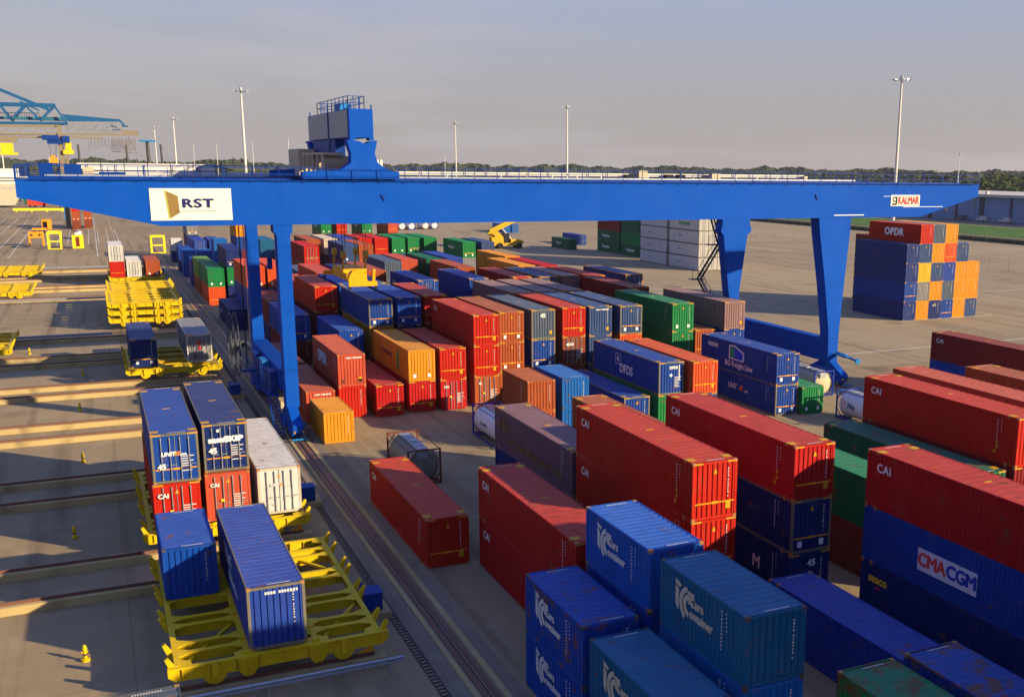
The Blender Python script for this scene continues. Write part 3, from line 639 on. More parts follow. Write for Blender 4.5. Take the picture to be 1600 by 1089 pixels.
# --- fourth row
stack(28.1,125.2,'45','the slate roof by the spreader', T('navy',''), T('navy',''), T('steel','r','slate blue container roof just right of the hanging yellow spreader'))
stack(34.7,126.1,'45','the lettered blue container', T('navy','c'), T('navy','c'), T('blue','dgcr','blue container with white doors markings behind the crimson strip roof',strokes(4, .8, M_SILV, 2.2, 1.6)))
stack(41.2,126.2,'45','the navy block container', T('navy',''), T('navy',''), T('blue','r','navy sided container with a pale blue roof left of the mauve roofs'))
stack(44.0,126.0,'45','the low plum container', T('plum',''), T('plum','r','low plum container between navy and maroon ones'))
stack(46.9,126.0,'45','the maroon roof', T('maroon',''), T('maroon',''), T('crimson','bcr','maroon container with a half sunlit roof in front of the yellow pair'))
stack(50.3,125.4,'45','the steel roof with a yellow ribbed end', T('steel',''), T('steel','c'), T('steel','ctr','steel blue container with a yellowish ribbed end behind the mauve roofs',frame='ochre'))
stack(53.35,125.5,'45','the lilac roof', T('mauve',''), T('mauve','c'), T('mauve','ytr','lilac roofed container with a pinkish ribbed end, left of the long red one'))
stack(56.6,124.7,'45','the long red roof', T('maroon',''), T('maroon',''), T('crimson','r','long dark red container behind the long maroon one'))
stack(62.0,124.4,'45','the blue roofed container on the open yard side', T('navy',''), T('navy','c'), T('steel','ctr','steel blue container with ochre posts at the right edge of the rows',frame='ochre'))
# --- rows behind (three high)
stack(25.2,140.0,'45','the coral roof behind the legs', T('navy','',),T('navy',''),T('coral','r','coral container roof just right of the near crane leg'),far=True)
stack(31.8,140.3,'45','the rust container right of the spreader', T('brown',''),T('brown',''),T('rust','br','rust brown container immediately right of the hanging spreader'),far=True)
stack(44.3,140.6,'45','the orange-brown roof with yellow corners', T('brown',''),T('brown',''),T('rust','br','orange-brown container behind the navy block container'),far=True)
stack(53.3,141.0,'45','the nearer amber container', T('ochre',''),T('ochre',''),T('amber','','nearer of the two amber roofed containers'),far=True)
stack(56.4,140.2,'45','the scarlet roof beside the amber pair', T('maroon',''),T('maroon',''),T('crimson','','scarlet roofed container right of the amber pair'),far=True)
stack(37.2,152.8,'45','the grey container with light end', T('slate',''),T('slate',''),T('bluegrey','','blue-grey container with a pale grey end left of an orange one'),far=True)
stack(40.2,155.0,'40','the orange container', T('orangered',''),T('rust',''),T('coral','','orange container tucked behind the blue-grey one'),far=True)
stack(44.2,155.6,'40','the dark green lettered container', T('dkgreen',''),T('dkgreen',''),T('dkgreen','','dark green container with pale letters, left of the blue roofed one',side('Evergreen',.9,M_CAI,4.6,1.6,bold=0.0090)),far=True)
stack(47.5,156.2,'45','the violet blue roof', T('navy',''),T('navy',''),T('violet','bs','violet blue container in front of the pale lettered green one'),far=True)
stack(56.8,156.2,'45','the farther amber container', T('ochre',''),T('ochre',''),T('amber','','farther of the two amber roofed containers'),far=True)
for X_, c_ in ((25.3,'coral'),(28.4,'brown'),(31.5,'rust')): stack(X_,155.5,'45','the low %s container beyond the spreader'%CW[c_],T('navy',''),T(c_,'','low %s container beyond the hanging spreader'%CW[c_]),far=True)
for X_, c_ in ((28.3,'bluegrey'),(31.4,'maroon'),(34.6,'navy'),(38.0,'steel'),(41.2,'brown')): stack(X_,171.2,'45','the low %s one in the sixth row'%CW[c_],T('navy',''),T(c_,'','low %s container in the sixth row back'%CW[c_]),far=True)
stack(31.7,186.3,'45','the sunlit red container', T('coral',''),T('coral',''),T('red','bd','sunlit red container just right of the crane leg top, below the girder'),far=True)
stack(38.35,186.4,'45','the slate blue roof', T('plum',''),T('plum',''),T('steel','s','slate roofed container with a plum side left of a rust brown one'),far=True)
stack(41.1,186.9,'45','the rust brown end', T('rust',''),T('rust','s'),T('rust','','rust brown container beside two bright red ends'),far=True)
stack(34.9,202.0,'45','the orange-brown container', T('brown',''),T('brown',''),T('rust','b','orange-brown roofed container behind the sunlit red one'),far=True)
stack(38.4,204.0,'45','the cream roof', T('plum',''),T('plum',''),T('cream','','cream roofed container behind the slate roofed one'),far=True)
stack(41.5,204.0,'45','the violet roof', T('navy',''),T('navy',''),T('violet','','violet roofed container behind the rust brown one'),far=True)
stack(44.7,203.2,'45','the left red end', T('red',''),T('red',''),T('red','b','left one of two bright red containers beside three green ends'),far=True)
stack(47.7,203.0,'45','the right red end', T('red',''),T('red',''),T('red','b','right one of two bright red containers beside three green ends'),far=True)
stack(50.9,202.6,'45','the first green end', T('steel',''),T('steel','s'),T('green','s','left one of three green containers side by side'),far=True)
stack(54.0,202.8,'45','the second green end', T('steel',''),T('dkgreen',''),T('green','bs','middle one of three green containers side by side'),far=True)
stack(57.0,202.0,'45','the third green end', T('steel',''),T('dkgreen',''),T('green','','right one of three green containers side by side'),far=True)
stack(60.4,188.5,'40','the green container with pale letters', T('grey',''),T('grey','b'),T('green','bs','green container with pale letters left of a blue-grey one',EVER),far=True)
stack(63.8,187.8,'40','the blue-grey container beside the truck', T('navy',''),T('navy',''),T('steel','','blue-grey container left of the yellow reach stacker'),far=True)
for X_, c_, l_ in ((49.6,'green','dark sided green container under the girder, left one'),(53.3,'red','red container under the girder between two green ones'),(59.5,'green','right one of two green containers just under the girder'),(66.0,'coral','red container rightmost just under the girder')):
    stack(X_,266.0,'40','the %s one %s under the girder'%(CW[c_],{49.6:'leftmost',53.3:'second from left',59.5:'third from left',66.0:'rightmost'}[X_]),T('brown',''),T('brown',''),T(c_,'s' if c_=='green' else 'b',l_,EVER if c_=='green' else None),far=True)
# --- left column behind the left legs
stack(15.7,181.3,'45','the green one above orange-red', T('orangered','b'),T('green','s','green container above an orange-red one, left of the crane legs'),far=True)
stack(18.9,183.2,'45','the three high navy and green stack', T('navy','bs'),T('green','s','green container between two navy ones, left of the crane legs'),T('navy','bs','navy container above a green one, left of the crane legs'),far=True)
stack(15.6,195.4,'40','the lime one', T('rust',''),T('lime','','lime green roofed container behind the green one'),far=True)
stack(15.5,209.0,'20','the slim blue pair', T('blue',''),T('blue','','blue container edge just left of the lime green one'),far=True)
stack(15.5,228.7,'20','the left blue pair', T('royal','d'),T('cyan','','left one of two bright blue containers near the far end'),far=True)
stack(18.4,226.8,'20','the right blue pair', T('blue',''),T('cyan','','right one of two bright blue containers near the far end'),far=True)
stack(20.7,220.9,'20','the tall blue stack', T('cyan',''),T('cyan',''),T('cyan','','topmost bright blue container standing taller than its neighbours'),far=True)
stack(19.3,249.0,'45','the violet roofs, left', T('navy',''),T('violet','d','left one of two violet blue containers under the sign'),far=True)
stack(22.4,249.0,'45','the violet roofs, right', T('navy',''),T('violet','d','right one of two violet blue containers under the sign'),far=True)
stack(15.4,238.0,'20','the blue side by the rail', T('navy',''),T('blue','','blue container along the far rail, behind the bright blue pair'),far=True)
stack(15.6,264.0,'20','the white refrigerated one', T('navy',''),T('white','','white container at the far end of the left column'),far=True)
stack(19.5,269.0,'40','the grey one under the sign', T('navy',''),T('navy',''),T('grey','bs','grey container directly under the sign board'),far=True)
stack(29.3,260.0,'40','the far amber one', T('maroon',''),T('blue',''),T('amber','','amber container seen left of the far crane leg'),far=True)
stack(27.0,203.7,'40','the pale teal container', T('navy',''),T('navy',''),T('teal','','pale teal container between the two left crane legs'),far=True)
stack(17.9,151.3,'45','the left orange end', T('grey',''),T('blue',''),T('orangered','s','left one of two orange ends between the crane legs'),far=True)
stack(20.75,151.2,'45','the right orange end', T('grey',''),T('bluegrey',''),T('orangered','bs','right one of two orange ends between the crane legs'),far=True)
stack(15.6,152.0,'45','', T('navy','','navy container with pale letters on the ground behind the far left leg',strokes(5, .9, M_SILV, 2.6, 1.5)),far=True)
# --- the wall of containers at right
cols = [('denim','amber','navy','blue','amber','steel'),('blue','grey','amber','bluegrey','amber','amber'),('denim','yellow','steel','violet','amber','amber'),('denim','steel','amber','orangered','steel'),(None,'red','bluegrey','amber')]
WCOL = ['first','second','third','fourth','fifth','sixth']; WROW = ['bottom','second','third','fourth','top']
for r, row in enumerate(cols):
    for c, col in enumerate(row):
        if not col: continue
        side_c = {(0,0):'navy',(1,0):'royal',(2,0):'navy',(3,0):'navy'}.get((r,c))
        dd = {(0,3):'b',(1,0):'b',(3,3):'b'}.get((r,c),'')
        ex = None
        if (r, c) == (4, 1): ex = side('OPDR',1.55,M_CAI,6.0,1.5,bold=.045,space=1.1)
        if (r, c) == (0, 2): ex = strokes(3, .4, M_WM, 0, 2.1, 'front', 1.2)
        container(109.6+c*2.48, 124.8, r*2.9, '40', col, 'c'+dd+('t' if r < 4 else ''), label='%s container, %s from left in the %s row of the six-wide wall' % (CW[col], WCOL[c], WROW[r]), group='containers of the six-wide wall at right', extra=ex, frame='fr' if col in ('grey',) else None)
for c in (4, 5):
    for r in range(4):
        container(109.6+c*2.48, 137.4, r*2.9, '40', ('amber','navy','brown','amber','steel')[(r+c)%5], label='container behind the six-wide wall, mostly hidden by it', far=True, group='containers behind the six-wide wall at right') if r < 4 else container(109.6+c*2.48, 137.4, r*2.9, '40', 'amber', label='amber roofed container behind the six-wide wall, column %s' % WCOL[c], far=True, group='containers behind the six-wide wall at right')
# --- the white wall and green stack further back
for yy, ncol in ((205.4, 4), (220.2, 1)):
    for c in range(ncol):
        for r in range(5):
            ex = side('Evergreen', 1.2, M_GRL, 7.0, 1.5, bold=0.02) if (c == 0 and yy < 210 and r in (3, 4)) else (strokes(7, .35, M_NVL, 5.2, 1.5) if c == 0 else None)
            wc = container(120.4+c*2.5, yy, r*2.93, '45', 'white', 'd' if yy < 210 else '', frame='fr', far=True, extra=None, group='white container wall',
                label='white container, %s level, %s of white wall' % (WROW[r], (('near half, %s column' % WCOL[c]) if yy < 210 else 'far half')))
            if ex and wc: ex(wc, '45')
for yy in (238.6, 253.4):
    for r, cc in enumerate(('dkgreen', 'dkgreen' if yy > 240 else 'green', 'maroon' if yy > 240 else 'dkgreen', 'dkgreen')):
        gc = container(124.2, yy, r*2.9, '45', cc, '', far=True, label='%s container, %s level, %s half of the green stack behind the white wall' % (CW[cc], WROW[r], 'near' if yy < 240 else 'far'), group='green stack behind the white wall')
        if gc and cc != 'maroon' and (yy > 240 or r == 0): side('Evergreen', 1.1, M_CAI, 5.5, 1.5, bold=.02)(gc, '45')
EG = container(117.0, 270.5, 0, '40', 'dkgreen', '', far=True, label='green container standing alone on the open yard')
side('Evergreen', .9, M_CAI, 5.0, 1.6, bold=0.0090)(EG, '40')
CG = container(127.3, 286.8, 0, '40', 'blue', 'd', far=True, label='blue container with white lettering behind the lone green one')
# --- build all the stacks
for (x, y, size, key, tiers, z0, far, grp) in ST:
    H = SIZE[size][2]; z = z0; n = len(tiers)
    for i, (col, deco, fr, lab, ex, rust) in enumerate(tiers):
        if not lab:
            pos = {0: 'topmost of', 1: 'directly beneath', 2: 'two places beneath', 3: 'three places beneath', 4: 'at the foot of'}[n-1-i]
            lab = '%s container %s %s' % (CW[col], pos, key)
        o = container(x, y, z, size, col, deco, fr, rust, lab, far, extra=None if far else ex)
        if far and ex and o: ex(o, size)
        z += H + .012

tag(MASS.build('stacked_containers', MASSM), 'containers buried behind and beneath visible ones, plus unseen stacks added to shade the foreground', 'containers', kind='stuff')  # also holds the off-frame stacks, added to cast shade on the foreground

# ------------------------------------------------------------------ ground and setting
def sheet(name, x0, y0, x1, y1, z, mat, kind='structure'):
    o = MB().quad((x0,y0,z),(x1,y0,z),(x1,y1,z),(x0,y1,z)).build(name, mat); return tag(o, kind=kind)
M_ASPH = ground_mat('yard_asphalt', (.270,.200,.108), (.200,.152,.088), (.330,.255,.150), .02, joints=(12, 12))
M_CONC = ground_mat('pale_concrete', (.38,.285,.125), (.29,.215,.10), (.19,.145,.09), .12)
M_CONCD = ground_mat('stained_concrete', (.195,.155,.105), (.15,.12,.085), (.24,.195,.135), .1)
M_GRAV = ground_mat('packed_ballast', (.12,.105,.09), (.09,.08,.07), (.16,.13,.10), .3)
M_GRASS = ground_mat('verge_grass', (.045,.12,.008), (.035,.09,.008), (.06,.11,.01), .05)
M_FIELD = ground_mat('far_land', (.035,.05,.025), (.05,.05,.03), (.03,.035,.02), .003)
M_PALE = ground_mat('pale_yard', (.285,.222,.130), (.225,.175,.106), (.34,.27,.165), .02, joints=(10, 20))
tag(sheet('ground', -5000, -300, 5000, 9000, -.06, M_FIELD), kind='structure')
sheet('yard_paving', -400, -80, 353, 900, -.02, M_ASPH)
sheet('open_yard_paving', 74, 96, 262, 900, -.012, M_PALE)
sheet('lane_strip', 12.0, -40, 15.2, 330, -.010, M_CONCD)
sheet('lane_strip', 68.3, -40, 71.4, 330, -.010, M_CONCD)
sheet('grass_verge', 287, 60, 340, 900, .0, M_GRASS)
sheet('access_road', 353.5, 40, 366, 900, .0, ground_mat('road_grey', (.13,.125,.12), (.11,.105,.1), (.15,.14,.13), .05))
sheet('river_water', -2500, 430, -42, 4000, -.005, flat('water', (.05,.06,.06), .6))
RAILM = paint('rail_rust', (.16, .07, .045), .5, .5, rust=.3); RAILT = paint('rail_head', (.16,.10,.08), .35, .3, metal=.6)
def rail_x(y, x0, x1, z):
    mb = MB(); mb.box(x0, y-.09, z, x1, y+.09, z+.02); mb.box(x0, y-.012, z+.02, x1, y+.012, z+.13); mb.box(x0, y-.045, z+.13, x1, y+.045, z+.17, 1)
    return tag(mb.build('track_rail', [RAILM, RAILT], loc=(x0, y, z)), kind='structure')
LANES = [(45.35,58.7),(63.7,76.9),(82.0,95.2),(100.2,113.2),(117.9,131.4),(136.2,149.5)]
for a, b in LANES:
    for y in (a, b):
        tag(MB().box(-90, y-.42, -.1, 10.4, y+.36, .42).build('rail_beam', M_CONC, loc=(-90, y, 0)), kind='structure'); rail_x(y, -90, 9.9, .42)
for y in (196.5, 209.5, 214.8, 228.0, 233.0, 246.5):
    tag(MB().box(-90, y-.55, -.1, 11.4, y+.45, .42).build('rail_beam', M_CONC, loc=(-90, y, 0)), kind='structure'); rail_x(y, -90, 10.9, .42)
def rail_y(x, y0, y1):
    mb = MB(); mb.box(x-.35, y0, -.005, x-.12, y1, .03); mb.box(x+.12, y0, -.005, x+.35, y1, .03); mb.box(x-.05, y0, -.005, x+.05, y1, .09, 1)
    return tag(mb.build('crane_rail', [RAILM, RAILT], loc=(x, y0, 0)), kind='structure')
rail_y(13.72, -40, 330); rail_y(69.8, -40, 330)
for x0, x1 in ((13.0, 13.25), (14.2, 14.5)): tag(MB().box(x0, -40, -.01, x1, 330, .06).build('rail_kerb', M_CONC), kind='structure')
mb = MB(); y = 30.0
mb.box(11.72, 30, 0, 11.76, 215, .05); mb.box(12.10, 30, 0, 12.14, 215, .05)
while y < 215: mb.box(11.76, y, .0, 12.10, y+.06, .04); y += .34
tag(mb.build('cable_track', paint('track_dark', (.06,.05,.05))), 'dark ladder-like cable track running along the near crane rail', 'cable track')
# painted lanes
mk = MB()
for x in (-22.2, -18.5, -26, -30): mk.quad((x,285,.004),(x+.18,285,.004),(x+.18,480,.004),(x,480,.004))
for x in (.3, 5.4):
    y = 285
    while y < 480:
        mk.quad((x,y,.004),(x+.18,y,.004),(x+.18,y+(8 if x>1 else 14),.004),(x,y+(8 if x>1 else 14),.004)); y += 16
for i in range(8): mk.quad((-12+i*2.6,330,.004),(-11.85+i*2.6,330,.004),(-11.85+i*2.6,400,.004),(-12+i*2.6,400,.004))
for y, x0, x1 in ((124.0,108,128),(118,128,160),(170,80,108),(176,84,110),(150,130,170),(104,78,120)): mk.quad((x0,y,.003),(x1,y+.6,.003),(x1,y+.85,.003),(x0,y+.2,.003))
tag(mk.build('lane_marking', flat('road_paint', (.55,.53,.48))), kind='structure')

# bollards between the rails
bp_ = thing('hydrant_post', (-2.0, 51.2, 0), '', 'hydrant', 'yellow posts between the track rails')
m_ = MB(); m_.cyl((-2.0,51.2,-.02),(-2.0,51.2,.10),.19,12).cyl((-2.0,51.2,.10),(-2.0,51.2,.55),.085,12).cyl((-2.0,51.2,.55),(-2.0,51.2,.76),.12,12,r2=.06).cyl((-2.14,51.2,.42),(-1.86,51.2,.42),.05,8)
m_.build('post_body', M_YEL, bp_); MB().cyl((-2.0,51.2,.26),(-2.0,51.2,.34),.092,12).build('dark_ring', M_BLK, bp_)
hl = ['nearest yellow post between the rails, low in the picture','second nearest yellow post, beside the foremost carts','third nearest yellow post, left of the double-stacked navy container','fourth nearest yellow post, in a thin shadow band','fifth yellow post away, beyond the empty rails','small yellow post in front of the parked cart row','faintest far yellow post beside the far rails']
for i, (x, y) in enumerate(((-2.0,51.2),(-2.6,69.6),(-2.2,88.0),(-2.5,107.0),(-2.3,125.0),(-8,142),(-2.4,222))):
    o = bp_ if i == 0 else copy_tree(bp_); o.location = (x, y, 0); o['label'] = hl[i]
# blue winch boxes at the rail ends
bx = thing('winch_box', (10.9, 50.9, 0), '', 'winch', 'blue boxes at the rail ends')
MB().box(10.3,50.0,-.02,11.9,51.7,.30).build('concrete_plinth', M_CONC, bx)
m_ = MB(); m_.box(10.6,50.3,.42,11.5,51.35,1.25).box(10.55,50.25,1.25,11.55,51.4,1.31); 
for x in (10.65,11.38): m_.box(x,50.4,.30,x+.08,51.25,.42)
m_.build('housing', M_CRD, bx); MB().box(10.55,51.6,.3,10.95,52.0,1.1).cyl((10.75,51.9,1.1),(10.75,51.9,1.35),.16,8).build('motor', M_CRD, bx)
bl = ['blue winch box beside the foremost yellow cart','blue winch box right of the white container doors','blue winch box under the far end of the double-stacked pair','blue winch box beside the cart with one navy and one grey box','far blue winch box left of the crane rail','farthest blue winch box beside the rust container cart']
for i, (x, y) in enumerate(((10.9,50.9),(11.2,70.6),(10.3,88.5),(10.9,107.8),(9.9,126.0),(11.4,213.0),(11.5,234))):
    o = bx if i == 0 else copy_tree(bx); o.location = (x, y, 0); o['label'] = (bl+['farthest small blue box by the far rail end'])[i]

# ------------------------------------------------------------------ rail carts
def make_cart():
    x0, x1, y0, y1 = 1.5, 10.2, 45.0, 59.1
    r = thing('rail_cart', (x0, 45.35, 0), '', 'rail cart', 'yellow rail carts')
    zt = 1.62
    for yy, s in ((45.15, -1), (58.9, 1)):
        m = MB(); ya = yy-.12; yb = yy+.12
        m.box(x0, ya, 1.02, x1, yb, 1.07).box(x0, ya, 1.54, x1, yb, zt-.01).box(x0, yy-.02, 1.07, x1, yy+.02, 1.54)
        k = x0+.25
        while k < x1: m.box(k, ya+.01, 1.07, k+.05, yb-.01, 1.54); k += 1.05
        for cx in (4.4, 7.35):
            m.prism([(cx-.42, 1.56), (cx+.42, 1.56), (cx+.36, 1.0), (cx+.18, .72), (cx-.18, .72), (cx-.36, 1.0)], 'y', ya-.03, ya-.002)
            for q in (-.34, .34): m.box(cx+q-.025, ya-.14, 1.0, cx+q+.025, ya-.03, 1.58)
            m.box(cx-.02, ya-.12, .76, cx+.02, ya-.03, 1.56)
        m.prism([(x0, 1.0), (x0-.3, 1.25), (x0-.3, 1.62), (x0, 1.62)], 'y', ya, yb); m.prism([(x1, 1.0), (x1+.3, 1.25), (x1+.3, 1.62), (x1, 1.62)], 'y', ya, yb)
        fixn(m.build('side_beam', M_YEL, r))
        for wx in (3.05, 8.5):
            w = MB(); w.cyl((wx, yy-.07, 1.03), (wx, yy+.07, 1.03), .44, 28); w.cyl((wx, yy+.07, 1.03), (wx, yy+.11, 1.03), .50, 28); w.cyl((wx, yy-.16, 1.03), (wx, yy-.07, 1.03), .13, 12)
            for q in range(6): w.cyl((wx+.28*math.cos(q*1.047), yy-.09, 1.03+.28*math.sin(q*1.047)), (wx+.28*math.cos(q*1.047), yy-.07, 1.03+.28*math.sin(q*1.047)), .05, 8)
            w.build('wheel', M_YEL, r)
            MB().box(wx-.14, yy-.20, .92, wx+.14, yy-.165, 1.58).build('axle_guard', M_YEL, r)
    d = MB()
    for cx in (1.62, 4.45, 7.35, 10.08):        # long girders
        d.box(cx-.12, 45.3, 1.52, cx+.12, 58.75, zt).box(cx-.03, 45.3, 1.1, cx+.03, 58.75, 1.52)
    ys = [46.6, 47.6, 49.6, 50.5, 52.9, 53.8, 56.3, 57.3]
    for yy in ys:
        d.box(1.75, yy-.14, 1.555, 10.0, yy+.14, 1.61).box(1.75, yy-.02, 1.1, 10.0, yy+.02, 1.55)
    for cx in (1.62, 4.45, 7.35, 10.08):        # gusset plates round the openings
        for yy in ys+[45.5, 58.5]:
            for s in (-1, 1):
                if 1.6 < cx+s*.4 < 10.1: d.prism([(cx+s*.1, yy-.42), (cx+s*.55, yy-.16), (cx+s*.55, yy+.16), (cx+s*.1, yy+.42)], 'z', 1.56, 1.605)
    d_ = d.build('deck_frame', M_YEL, r); fixn(d_)
    b = MB()
    for cx in (1.75, 4.6, 7.5): 
        b.beam((cx, 45.6, 1.35), (cx+2.4, 49.3, 1.35), .14, .14); b.beam((cx+2.4, 54.0, 1.35), (cx, 57.9, 1.35), .14, .14)
    b.build('diagonal_brace', M_YEL, r)
    for yy in (45.4, 46.9, 49.9, 50.9, 53.2, 54.3, 56.8, 58.6):
        for cx, s in ((1.5, -1), (10.2, 1)):
            g = MB(); g.prism([(cx, 1.25), (cx+s*.12, 1.25), (cx+s*.38, 1.95), (cx+s*.26, 2.0), (cx, 1.62)], 'y', yy-.1, yy+.1); fixn(g.build('corner_guide', M_YEL, r))
        for cx in (4.45, 7.35):
            MB().box(cx-.16, yy-.08, 1.60, cx+.16, yy+.08, 1.70).build('locating_block', M_YEL, r)
    return r
cart = make_cart()
CARTS = [((1.5,45.35,0),'foremost yellow rail cart carrying two blue containers'),((1.35,63.7,0),'second yellow rail cart under the double-stacked navy containers and white doors'),
    ((2.0,117.9,0),'yellow rail cart with one navy and one grey container and a gap between'),((2.1,214.8+.0,0),'far yellow rail cart carrying white, red and rust containers'),
    ((-18.5,233,0),'empty yellow rail cart, upper of the three at the left edge'),((-18.6,196.5,0),'empty yellow rail cart, middle of the three at the left edge'),((-18.3,136.2,0),'empty yellow rail cart, lowest of the three at the left edge')]
tiern = ['bottom','middle','top']
for k in range(3):
    CARTS.append(((1.1,158.0,k*1.05),'spare yellow rail cart, %s of the nearer stacked pile'%tiern[k])); CARTS.append(((1.4,173.2,k*1.05),'spare yellow rail cart, %s of the farther stacked pile'%tiern[k]))
for i, (p, l) in enumerate(CARTS):
    o = cart if i == 0 else copy_tree(cart); o.location = p; o['label'] = l
# containers riding on the carts
ZC = 1.63
container(4.54,45.33,ZC,'40','violet','chr',label='long violet blue container riding on the foremost yellow cart',extra=multi(strokes(4, 1.2, M_SILV, 5.2, 1.9), strokes(8, .7, M_SILV, 6.8, 1.1)),frame='fr')
container(1.62,52.8,ZC,'20','royal','cr',label='short royal blue container on the left of the foremost cart')
container(1.75,63.25,ZC,'45','red','dgt',label='red container under the left navy double, showing white marked doors',extra=doortext('CAI',.36))
container(1.83,63.25,ZC+2.91,'45','blue','dgbr',label='blue container on top left of the second cart, with orange numbered name',extra=unit45(face='front'),frame='fr')
container(4.6,64.3,ZC,'45','coral','dgt',label='orange-red container under the right navy double, showing marked doors',extra=doortext('CAI',.3))
container(4.66,64.6,ZC+2.91,'45','navy','dgbr',label='navy container on top right of the second cart, with a white name',extra=samskip,frame='fr')
container(7.5,64.2,ZC,'45','white','dgt',label='white container with black door bars at the right of the second cart',frame='cream',extra=multi(front('UNIT',.2,M_SILV,1.0,1.85,bold=0.0080),front('45',.2,M_ORL,1.32,1.85,bold=0.0080)))
container(2.35,118.6,ZC,'45','navy','bscr',label='navy container with an orange band on the cart with a gap')
container(7.8,119.8,ZC,'45','grey','dg',label='pale grey container with red letters on its doors, on the cart with a gap',frame='white',extra=multi(front('H',.5,M_REDL,1.2,2.05,bold=0.0180),front('S',.5,M_REDL,1.25,1.5,bold=0.0180),front('45',.3,M_NVL,.7,.6,bold=0.0090)))
container(2.1,223.4-8,ZC,'40','red','b',label='red container under the white one on the far cart',far=True)
container(2.1,223.4-8,ZC+2.91,'40','white','d',label='white container stacked on top on the far cart',far=True)
container(4.9,215.6,ZC,'40','white','d',label='white container in the middle of the far cart',far=True)
container(8.1,215.8,ZC,'40','rust','s',label='rust brown container at the right of the far cart',far=True)
container(-1.1,25.3,ZC,'40','slate','cr',label='dark grey ribbed container cut off at the lower left corner',rust=.5)

# guard rails
def guard(x0, x1, y, lab):
    g = thing('guard_rail', (x0, y, 0), lab, 'guard rail', 'steel guard rails along the track rails')
    m = MB(); prof = [(0,.50),(-.06,.55),(-.06,.60),(0,.64),(0,.68),(-.06,.72),(-.06,.77),(0,.82)]
    for (a, b), (c, d) in zip(prof, prof[1:]): m.quad((x0,y+a,b),(x1,y+a,b),(x1,y+c,d),(x0,y+c,d)); m.quad((x0,y+a+.02,b),(x1,y+a+.02,b),(x1,y+c+.02,d),(x0,y+c+.02,d))
    m.build('rail_band', M_GAL, g)
    x = x0+.8
    while x < x1: MB().box(x,y+.02,-.02,x+.08,y+.12,.74).build('rail_post', M_GAL, g); x += 2.6 if x1-x0 < 40 else 8
    return g
guard(-14, 10.9, 43.9, 'grey steel guard rail in front of the foremost cart')
guard(-60, 1.0, 151.3, 'grey steel guard rail on the near side of the stacked cart piles')
guard(-60, 2.0, 192.5, 'grey steel guard rail on the far side of the stacked cart piles')
guard(-60, 2.0, 250.5, 'low guard rail along the far edge of the cart tracks')
# orange rail stops
rs = None
for i, y in enumerate([a for l in LANES for a in l][:4]):
    m = MB(); m.prism([(9.9-.75,.6),(9.9,.6),(9.9-.12,1.15),(9.9-.3,.8)], 'y', y-.05, y+.05)
    o = fixn(m.build('wheel_stop', M_OB, loc=(9.2, y, .6))); tag(o, 'orange wheel stop at the end of the %s rail from the front' % ['first','second','third','fourth'][i], 'wheel stop', 'orange wheel stops')

# ------------------------------------------------------------------ tank containers
def tank(x, y, frame_m, body_m, lab, L=6.06, decor=None):
    Wd, H = 2.44, 2.591; t = thing('tank_container', (x, y, 0), lab, 'tank container')
    f = MB()
    for yy in (.06, L-.06):
        for xx in (.06, Wd-.06): f.beam((x+xx,y+yy,0),(x+xx,y+yy,H),.12)
        f.beam((x+.12,y+yy,H-.06),(x+Wd-.12,y+yy,H-.06),.10); f.beam((x+.12,y+yy,.06),(x+Wd-.12,y+yy,.06),.10)
        for xx, s in ((.12, 1), (Wd-.12, -1)): f.beam((x+xx,y+yy,1.75),(x+xx+s*.55,y+yy,H-.1),.07); f.beam((x+xx,y+yy,.8),(x+xx+s*.5,y+yy,.1),.07)
    for xx in (.06, Wd-.06): f.beam((x+xx,y+.12,.08),(x+xx,y+L-.12,.08),.09)
    for xx in (.06, Wd-.06): f.beam((x+xx,y+.12,H-.05),(x+xx,y+L-.12,H-.05),.05)
    for yy in (.9, L-.9): f.beam((x+.1,y+yy,.12),(x+Wd-.1,y+yy,.12),.14)
    f.build('frame', frame_m, t)
    b = MB(); cx, cz, r = x+Wd/2, 1.31, 1.16
    b.cyl((cx,y+.42,cz),(cx,y+L-.42,cz),r,40,cap=False)
    for s, y0 in ((-1, y+.42), (1, y+L-.42)):
        pr = r
        for q in range(1, 6):
            a0 = (q-1)*math.pi/10; a1 = q*math.pi/10
            b.cyl((cx,y0+s*math.sin(a0)*.34,cz),(cx,y0+s*math.sin(a1)*.34,cz),r*math.cos(a0),40,r2=max(.001,r*math.cos(a1)),cap=False)
    b.build('tank_body', body_m, t, smooth=True)
    w = MB()
    for q in range(5): w.box(cx-.42, y+.5+q*1.05, H-.10, cx+.42, y+1.45+q*1.05, H-.06)
    w.build('walkway', M_GAL, t)
    MB().cyl((cx,y+L/2,cz+r-.05),(cx,y+L/2,cz+r+.13),.28,14).build('manhole_lid', M_STL, t)
    v = MB(); v.box(cx-.5,y+.06,1.9,cx+.2,y+.1,2.35).cyl((cx,y+.12,.35),(cx,y+.5,.35),.1,8)
    v.build('rear_valve_box', M_GAL, t)
    if decor: decor(t, x, y)
    return t
M_TG = paint('tank_grey', (.155,.145,.11), .5, .5, metal=.1); M_TW = paint('tank_white', (.55,.54,.53), .45, .3); M_FRB = paint('frame_rustred', (.12,.03,.02)); M_FBL = paint('frame_blue', (.01,.03,.22))
tank(18.55,71.6,M_FRB,M_TG,'grey steel tank container in a dark red frame, in the open aisle')
def tdec1(t, x, y):
    strokes(7, .4, M_NVL, 2.9, 1.35, y0=.05)(t, '20')
tank(27.6,78.5,M_FBL,M_TW,'white tank container in a blue frame behind the mauve container',decor=tdec1)
